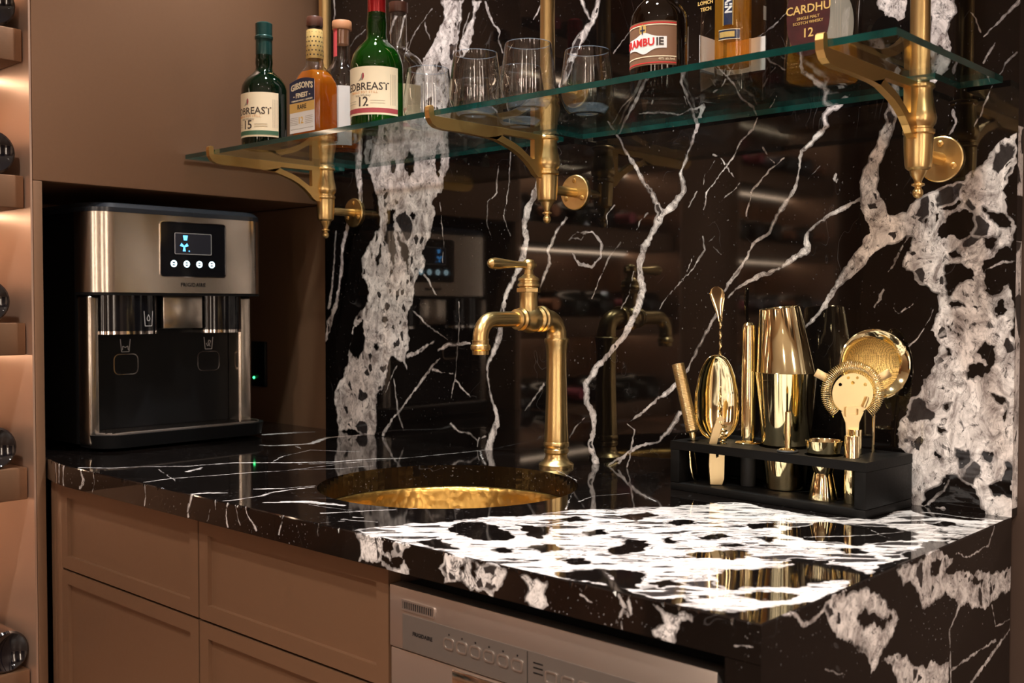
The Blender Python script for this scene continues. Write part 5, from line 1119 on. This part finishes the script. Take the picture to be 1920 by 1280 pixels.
# bar spoon
t = thing('bar_spoon', 'long gold bar spoon with twisted stem, tallest tool in the stand', 'bar tool', (1.0085, -0.040, BZ))
V = []; F = []; ns = 90; nk = 6
for i in range(ns + 1):
    z = BZ + 0.002 + (0.247 - BZ) * i / ns
    x = 1.0085 - 0.001 * i / ns
    for k in range(nk):
        a = 2 * PI * k / nk + i * 0.55; r = 0.0017 if k % 3 else 0.0024
        V.append((x + r * math.cos(a), -0.040 + r * math.sin(a), z))
    if i:
        for k in range(nk): F.append(((i - 1) * nk + k, (i - 1) * nk + (k + 1) % nk, i * nk + (k + 1) % nk, i * nk + k))
part('twisted_stem', (V, F), 'gold', t, angle=60)
rings = []
for i in range(15):
    v = i / 14; z = 0.244 + 0.052 * v; w = float(np.interp(v, [0, 0.2, 0.4, 0.6, 0.78, 0.9, 0.96, 1.0], [0.0025, 0.0042, 0.0070, 0.0096, 0.0110, 0.0096, 0.0068, 0.0025]))
    off = -0.0065 * v
    ring = []
    for k in range(16):
        a = 2 * PI * k / 16; dd = 0.0030 * math.sin(a); dd = dd if dd < 0 else -dd * 0.35 * math.sin(PI * v) + 0.0005
        ring.append(sc(1.0075, -0.040, z, off + w * math.cos(a), 0, dd - 0.002 * math.sin(PI * v)))
    rings.append(ring)
part('spoon_bowl', loft(rings), 'gold', t, angle=60)

# waiter corkscrew
t = thing('corkscrew', 'gold folding corkscrew standing before the ice scoop', 'bar tool', (1.041, -0.1, BZ))
def bar(P, w, th): # flat bar along points (across, up), standing in the screen-like plane
    gs2 = []
    for a, b in zip(P, P[1:]):
        p, q = Vector(a), Vector(b); d = (q - p).normalized(); n = Vector((-d.y, d.x)) * w / 2
        gs2.append(prism([tuple(p + n), tuple(p - n), tuple(q - n), tuple(q + n)], th, sc(1.041, -0.1, 0, 0, 0, -th / 2), UR, (0, 0, 1)))
    return join(*gs2)
part('handle', prism([(-0.0100, 0.0122), (0.0065, 0.0118), (0.0095, 0.020), (0.0100, 0.058), (0.0092, 0.0685), (0.0030, 0.0685), (0.0015, 0.052), (-0.0020, 0.050), (-0.0035, 0.0685), (-0.0110, 0.0685), (-0.0120, 0.040)], 0.007, sc(1.041, -0.1, 0, 0, 0, -0.0035), UR, (0, 0, 1)), 'gold_satin', t)
part('lever_arm', prism([(-0.0125, 0.0687), (-0.0015, 0.0687), (0.0035, 0.088), (0.0098, 0.104), (0.0072, 0.1085), (0.0020, 0.1090), (-0.0010, 0.106), (-0.0075, 0.089)], 0.005, sc(1.041, -0.1, 0, 0, 0, -0.0025), UR, (0, 0, 1)), 'gold_satin', t, smooth=False)
part('pivot_pin', xf(lathe([(0, 0), (0.0018, 0), (0.0016, 0.001), (0, 0.0012)], 14), Matrix.Translation(sc(1.041, -0.1, 0.1015, 0.0032, 0, 0.0024)) @ NR.to_track_quat('Z', 'Y').to_matrix().to_4x4()), 'gold', t)
part('worm', tube([sc(1.041, -0.1, 0.069 + 0.030 * i / 48, 0.0088 + 0.0040 * math.cos(i * 0.6), 0, 0.0040 * math.sin(i * 0.6)) for i in range(49)], 0.0013, 8), 'gold', t)

# muddler
MX, MY = 1.0768, -0.0752
t = thing('muddler', 'gold rod muddler with flanged foot left of the shaker', 'bar tool', (MX, MY, BZ))
part('rod', lathe([(0, Hc + 0.004), (0.0092, Hc + 0.004), (0.0098, Hc + 0.012), (0.0100, 0.160), (0.0099, 0.232), (0.0088, 0.240), (0.0055, 0.2435), (0, 0.2445)], 32, (MX, MY, 0)), 'gold', t)
part('flange', lathe([(0, Hc + 0.0003), (0.0182, Hc + 0.0003), (0.0186, Hc + 0.0020), (0.0170, Hc + 0.0036), (0.0110, Hc + 0.0050), (0, Hc + 0.0055)], 36, (MX, MY, 0)), 'gold', t)
part('rubber_tip', lathe([(0, BZ), (0.0100, BZ), (0.0108, 0.016), (0.0105, Hc + 0.0003), (0, Hc + 0.0003)], 28, (MX, MY, 0)), 'rubber', t)

# two-piece shaker
TX, TY = 1.1275, -0.0600
t = thing('shaker', 'gold two-piece cocktail shaker, small tin tilted into the large one', 'shaker', (TX, TY, BZ))
def tin(r0, r1, h, th=0.0007): return [(0, 0.0025), (r0 * 0.85, 0.0025), (r0 * 0.92, 0.0), (r0 * 0.98, 0.001), (r0, 0.004), (r1, h - 0.001), (r1 + 0.0006, h - 0.0004), (r1 + 0.0004, h), (r1 - th, h), (r0 - th, 0.005), (r0 * 0.9, 0.0035), (0, 0.0035)]
part('large_tin', lathe(tin(0.0275, 0.0430, 0.1635), 72, (TX, TY, BZ)), 'gold', t, angle=40)
g_ = lathe([(r, 0.098 - z) for r, z in tin(0.0288, 0.0412, 0.098)], 72)
tl = Matrix.Translation((TX - 0.0005, TY - 0.0005, 0.1680)) @ Matrix.Rotation(rad(6.0), 4, NR)
part('small_tin', xf(g_, tl), 'gold', t, angle=40)

# pourer stopper on its head
t = thing('bottle_pourer', 'small gold pourer tube on a black disc before the shaker', 'bar tool', (1.160, -0.115, Hc))
part('disc', lathe([(0, 0.0003), (0.0138, 0.0003), (0.0145, 0.0015), (0.0135, 0.0030), (0, 0.0030)], 32, (1.160, -0.115, Hc)), 'rubber', t)
part('collar', lathe([(0, 0.0030), (0.0120, 0.0030), (0.0110, 0.0045), (0.0055, 0.0058), (0, 0.0060)], 32, (1.160, -0.115, Hc)), 'gold', t)
part('tube', lathe([(0, 0.0055), (0.0045, 0.0055), (0.0040, 0.054), (0.0032, 0.0545), (0.0030, 0.050), (0, 0.050)], 24, (1.160, -0.115, Hc)), 'gold', t)

# jigger
t = thing('jigger', 'gold double-cone jigger near the right end of the stand', 'jigger', (1.2065, -0.104, BZ))
part('cups', lathe([(0.0185, 0.0), (0.0190, 0.0), (0.0192, 0.001), (0.0125, 0.034), (0.0120, 0.0355), (0.0128, 0.037), (0.0205, 0.060), (0.0238, 0.0765), (0.0242, 0.0780), (0.0236, 0.0785), (0.0230, 0.0775), (0.0198, 0.060), (0.0115, 0.0385), (0, 0.0375), (0, 0.033), (0.011, 0.032), (0.0185, 0.0)], 48, (1.2065, -0.104, BZ)), 'gold', t, angle=40)

# plain tube handle
t = thing('tool_tube', 'plain gold tube standing upright beside the jigger', 'bar tool', (1.2458, -0.1045, BZ))
part('tube', lathe([(0, 0), (0.0092, 0), (0.0097, 0.001), (0.0097, 0.0868), (0.0092, 0.0878), (0.0030, 0.0878), (0.0030, 0.086), (0, 0.086)], 36, (1.2458, -0.1045, BZ)), 'gold', t)

# spring strainer
SX, SY, SZ = 1.2292, -0.0690, 0.1530
t = thing('spring_strainer', 'gold cocktail strainer with coiled spring rim and two ears', 'strainer', (SX, SY, BZ))
face = NR.to_track_quat('Z', 'Y').to_matrix().to_4x4()
fq = Matrix((UR, Vector((0, 0, 1)), NR)).transposed().to_4x4()
def onface(g, d=0.0): return xf(g, Matrix.Translation(sc(SX, SY, SZ, 0, 0, d)) @ fq)
pl = plate([(0.0272 * math.cos(2 * PI * i / 48), 0.0272 * math.sin(2 * PI * i / 48) - 0.002) for i in range(48)], [(-0.0165, 0.010, 0.0024), (0.0, 0.0125, 0.0024), (0.0165, 0.010, 0.0024), (0.006, 0.019, 0.002), (-0.006, 0.019, 0.002)], 0, 0.0012)
part('plate', onface(pl, -0.0006), 'gold_satin', t, smooth=False)
V = []; turns = 74; per = 8; path = []
for i in range(turns * per + 1):
    a = rad(-52) + rad(284) * i / (turns * per); b = 2 * PI * i / per
    rr = 0.0352 + 0.0066 * math.cos(b); path.append((rr * math.cos(a), rr * math.sin(a), 0.0050 * math.sin(b) + 0.001))
part('spring', onface(tube(path, 0.00075, 5)), 'gold', t, angle=80)
for s_ in (-1, 1):
    part('ear', onface(rotated(bbox(0.037, 0.056, -0.0055, 0.0055, -0.0008, 0.0008, 0.0006), 'Z', 28 if s_ > 0 else 152)), 'gold_satin', t)
part('neck', onface(join(prism([(-0.0150, -0.026), (0.0150, -0.026), (0.0090, -0.041), (0.0080, -0.058), (-0.0080, -0.058), (-0.0090, -0.041)], 0.0012, (0, 0, 0)), frame(rrect(0.020, 0.014, 0.002, 2), rrect(0.013, 0.008, 0.001, 2), 0.004, (0, -0.026, 0.001), (1, 0, 0), (0, 1, 0))), -0.0003), 'gold_satin', t, smooth=False)
part('handle', tube([(1.2330, -0.0680, 0.0118), (1.2330, -0.0680, 0.08), (1.2330, -0.0680, 0.1035)], [0.0088, 0.0088, 0.0088], 28), 'gold', t)
part('prong', onface(tube([(0.014, -0.020, 0.004), (0.018, -0.010, 0.0045), (0.019, -0.006, 0.005)], [0.0025, 0.0022, 0.0015], 8)), 'gold_satin', t)

# fine mesh strainer
QX, QY, QZ = 1.2440, -0.0345, 0.1890
t = thing('fine_strainer', 'round gold fine mesh strainer standing behind the spring strainer', 'strainer', (QX, QY, BZ))
def onq(g): return xf(g, Matrix.Translation((QX, QY, QZ)) @ Matrix.Rotation(rad(-6), 4, UR) @ fq)
part('rim', onq(lathe([(0.0460, -0.001), (0.0475, 0.0), (0.0478, 0.0015), (0.0465, 0.0025), (0.0440, 0.0010), (0.0370, -0.0060), (0.0355, -0.0075), (0.0360, -0.0085), (0.0445, -0.0005)], 64)), 'gold', t)
M['mesh'] = simple('woven_gold_mesh', (0.55, 0.38, 0.12), 0.35, 0.9)
_nt = M['mesh'].node_tree
_w = _nt.nodes.new('ShaderNodeTexVoronoi'); _w.inputs['Scale'].default_value = 620; _w.inputs['Randomness'].default_value = 0.25
_nt.links.new(coords(_nt), _w.inputs['Vector'])
_nt.links.new(mixc(_nt, maprange(_nt, _w.outputs['Distance'], 0.25, 0.5, 0, 1), (0.10, 0.06, 0.02), (0.80, 0.56, 0.20)), _nt.nodes['Principled BSDF'].inputs['Base Color'])
bump(_nt, _nt.nodes['Principled BSDF'], _w.outputs['Distance'], 0.7, 0.001)
part('mesh_bowl', onq(lathe([(0.0358, -0.0070), (0.030, -0.0125), (0.020, -0.0165), (0.010, -0.0185), (0, -0.019), (0, -0.0194), (0.010, -0.0190), (0.020, -0.0170), (0.030, -0.0130), (0.0362, -0.0075)], 56)), 'mesh', t, angle=70)
part('stem', tube([(QX + 0.002, QY - 0.004, QZ - 0.046), (1.2430, -0.0340, 0.10), (1.2420, -0.0330, BZ + 0.001)], [0.0022, 0.0020, 0.0020], 10), 'gold', t)
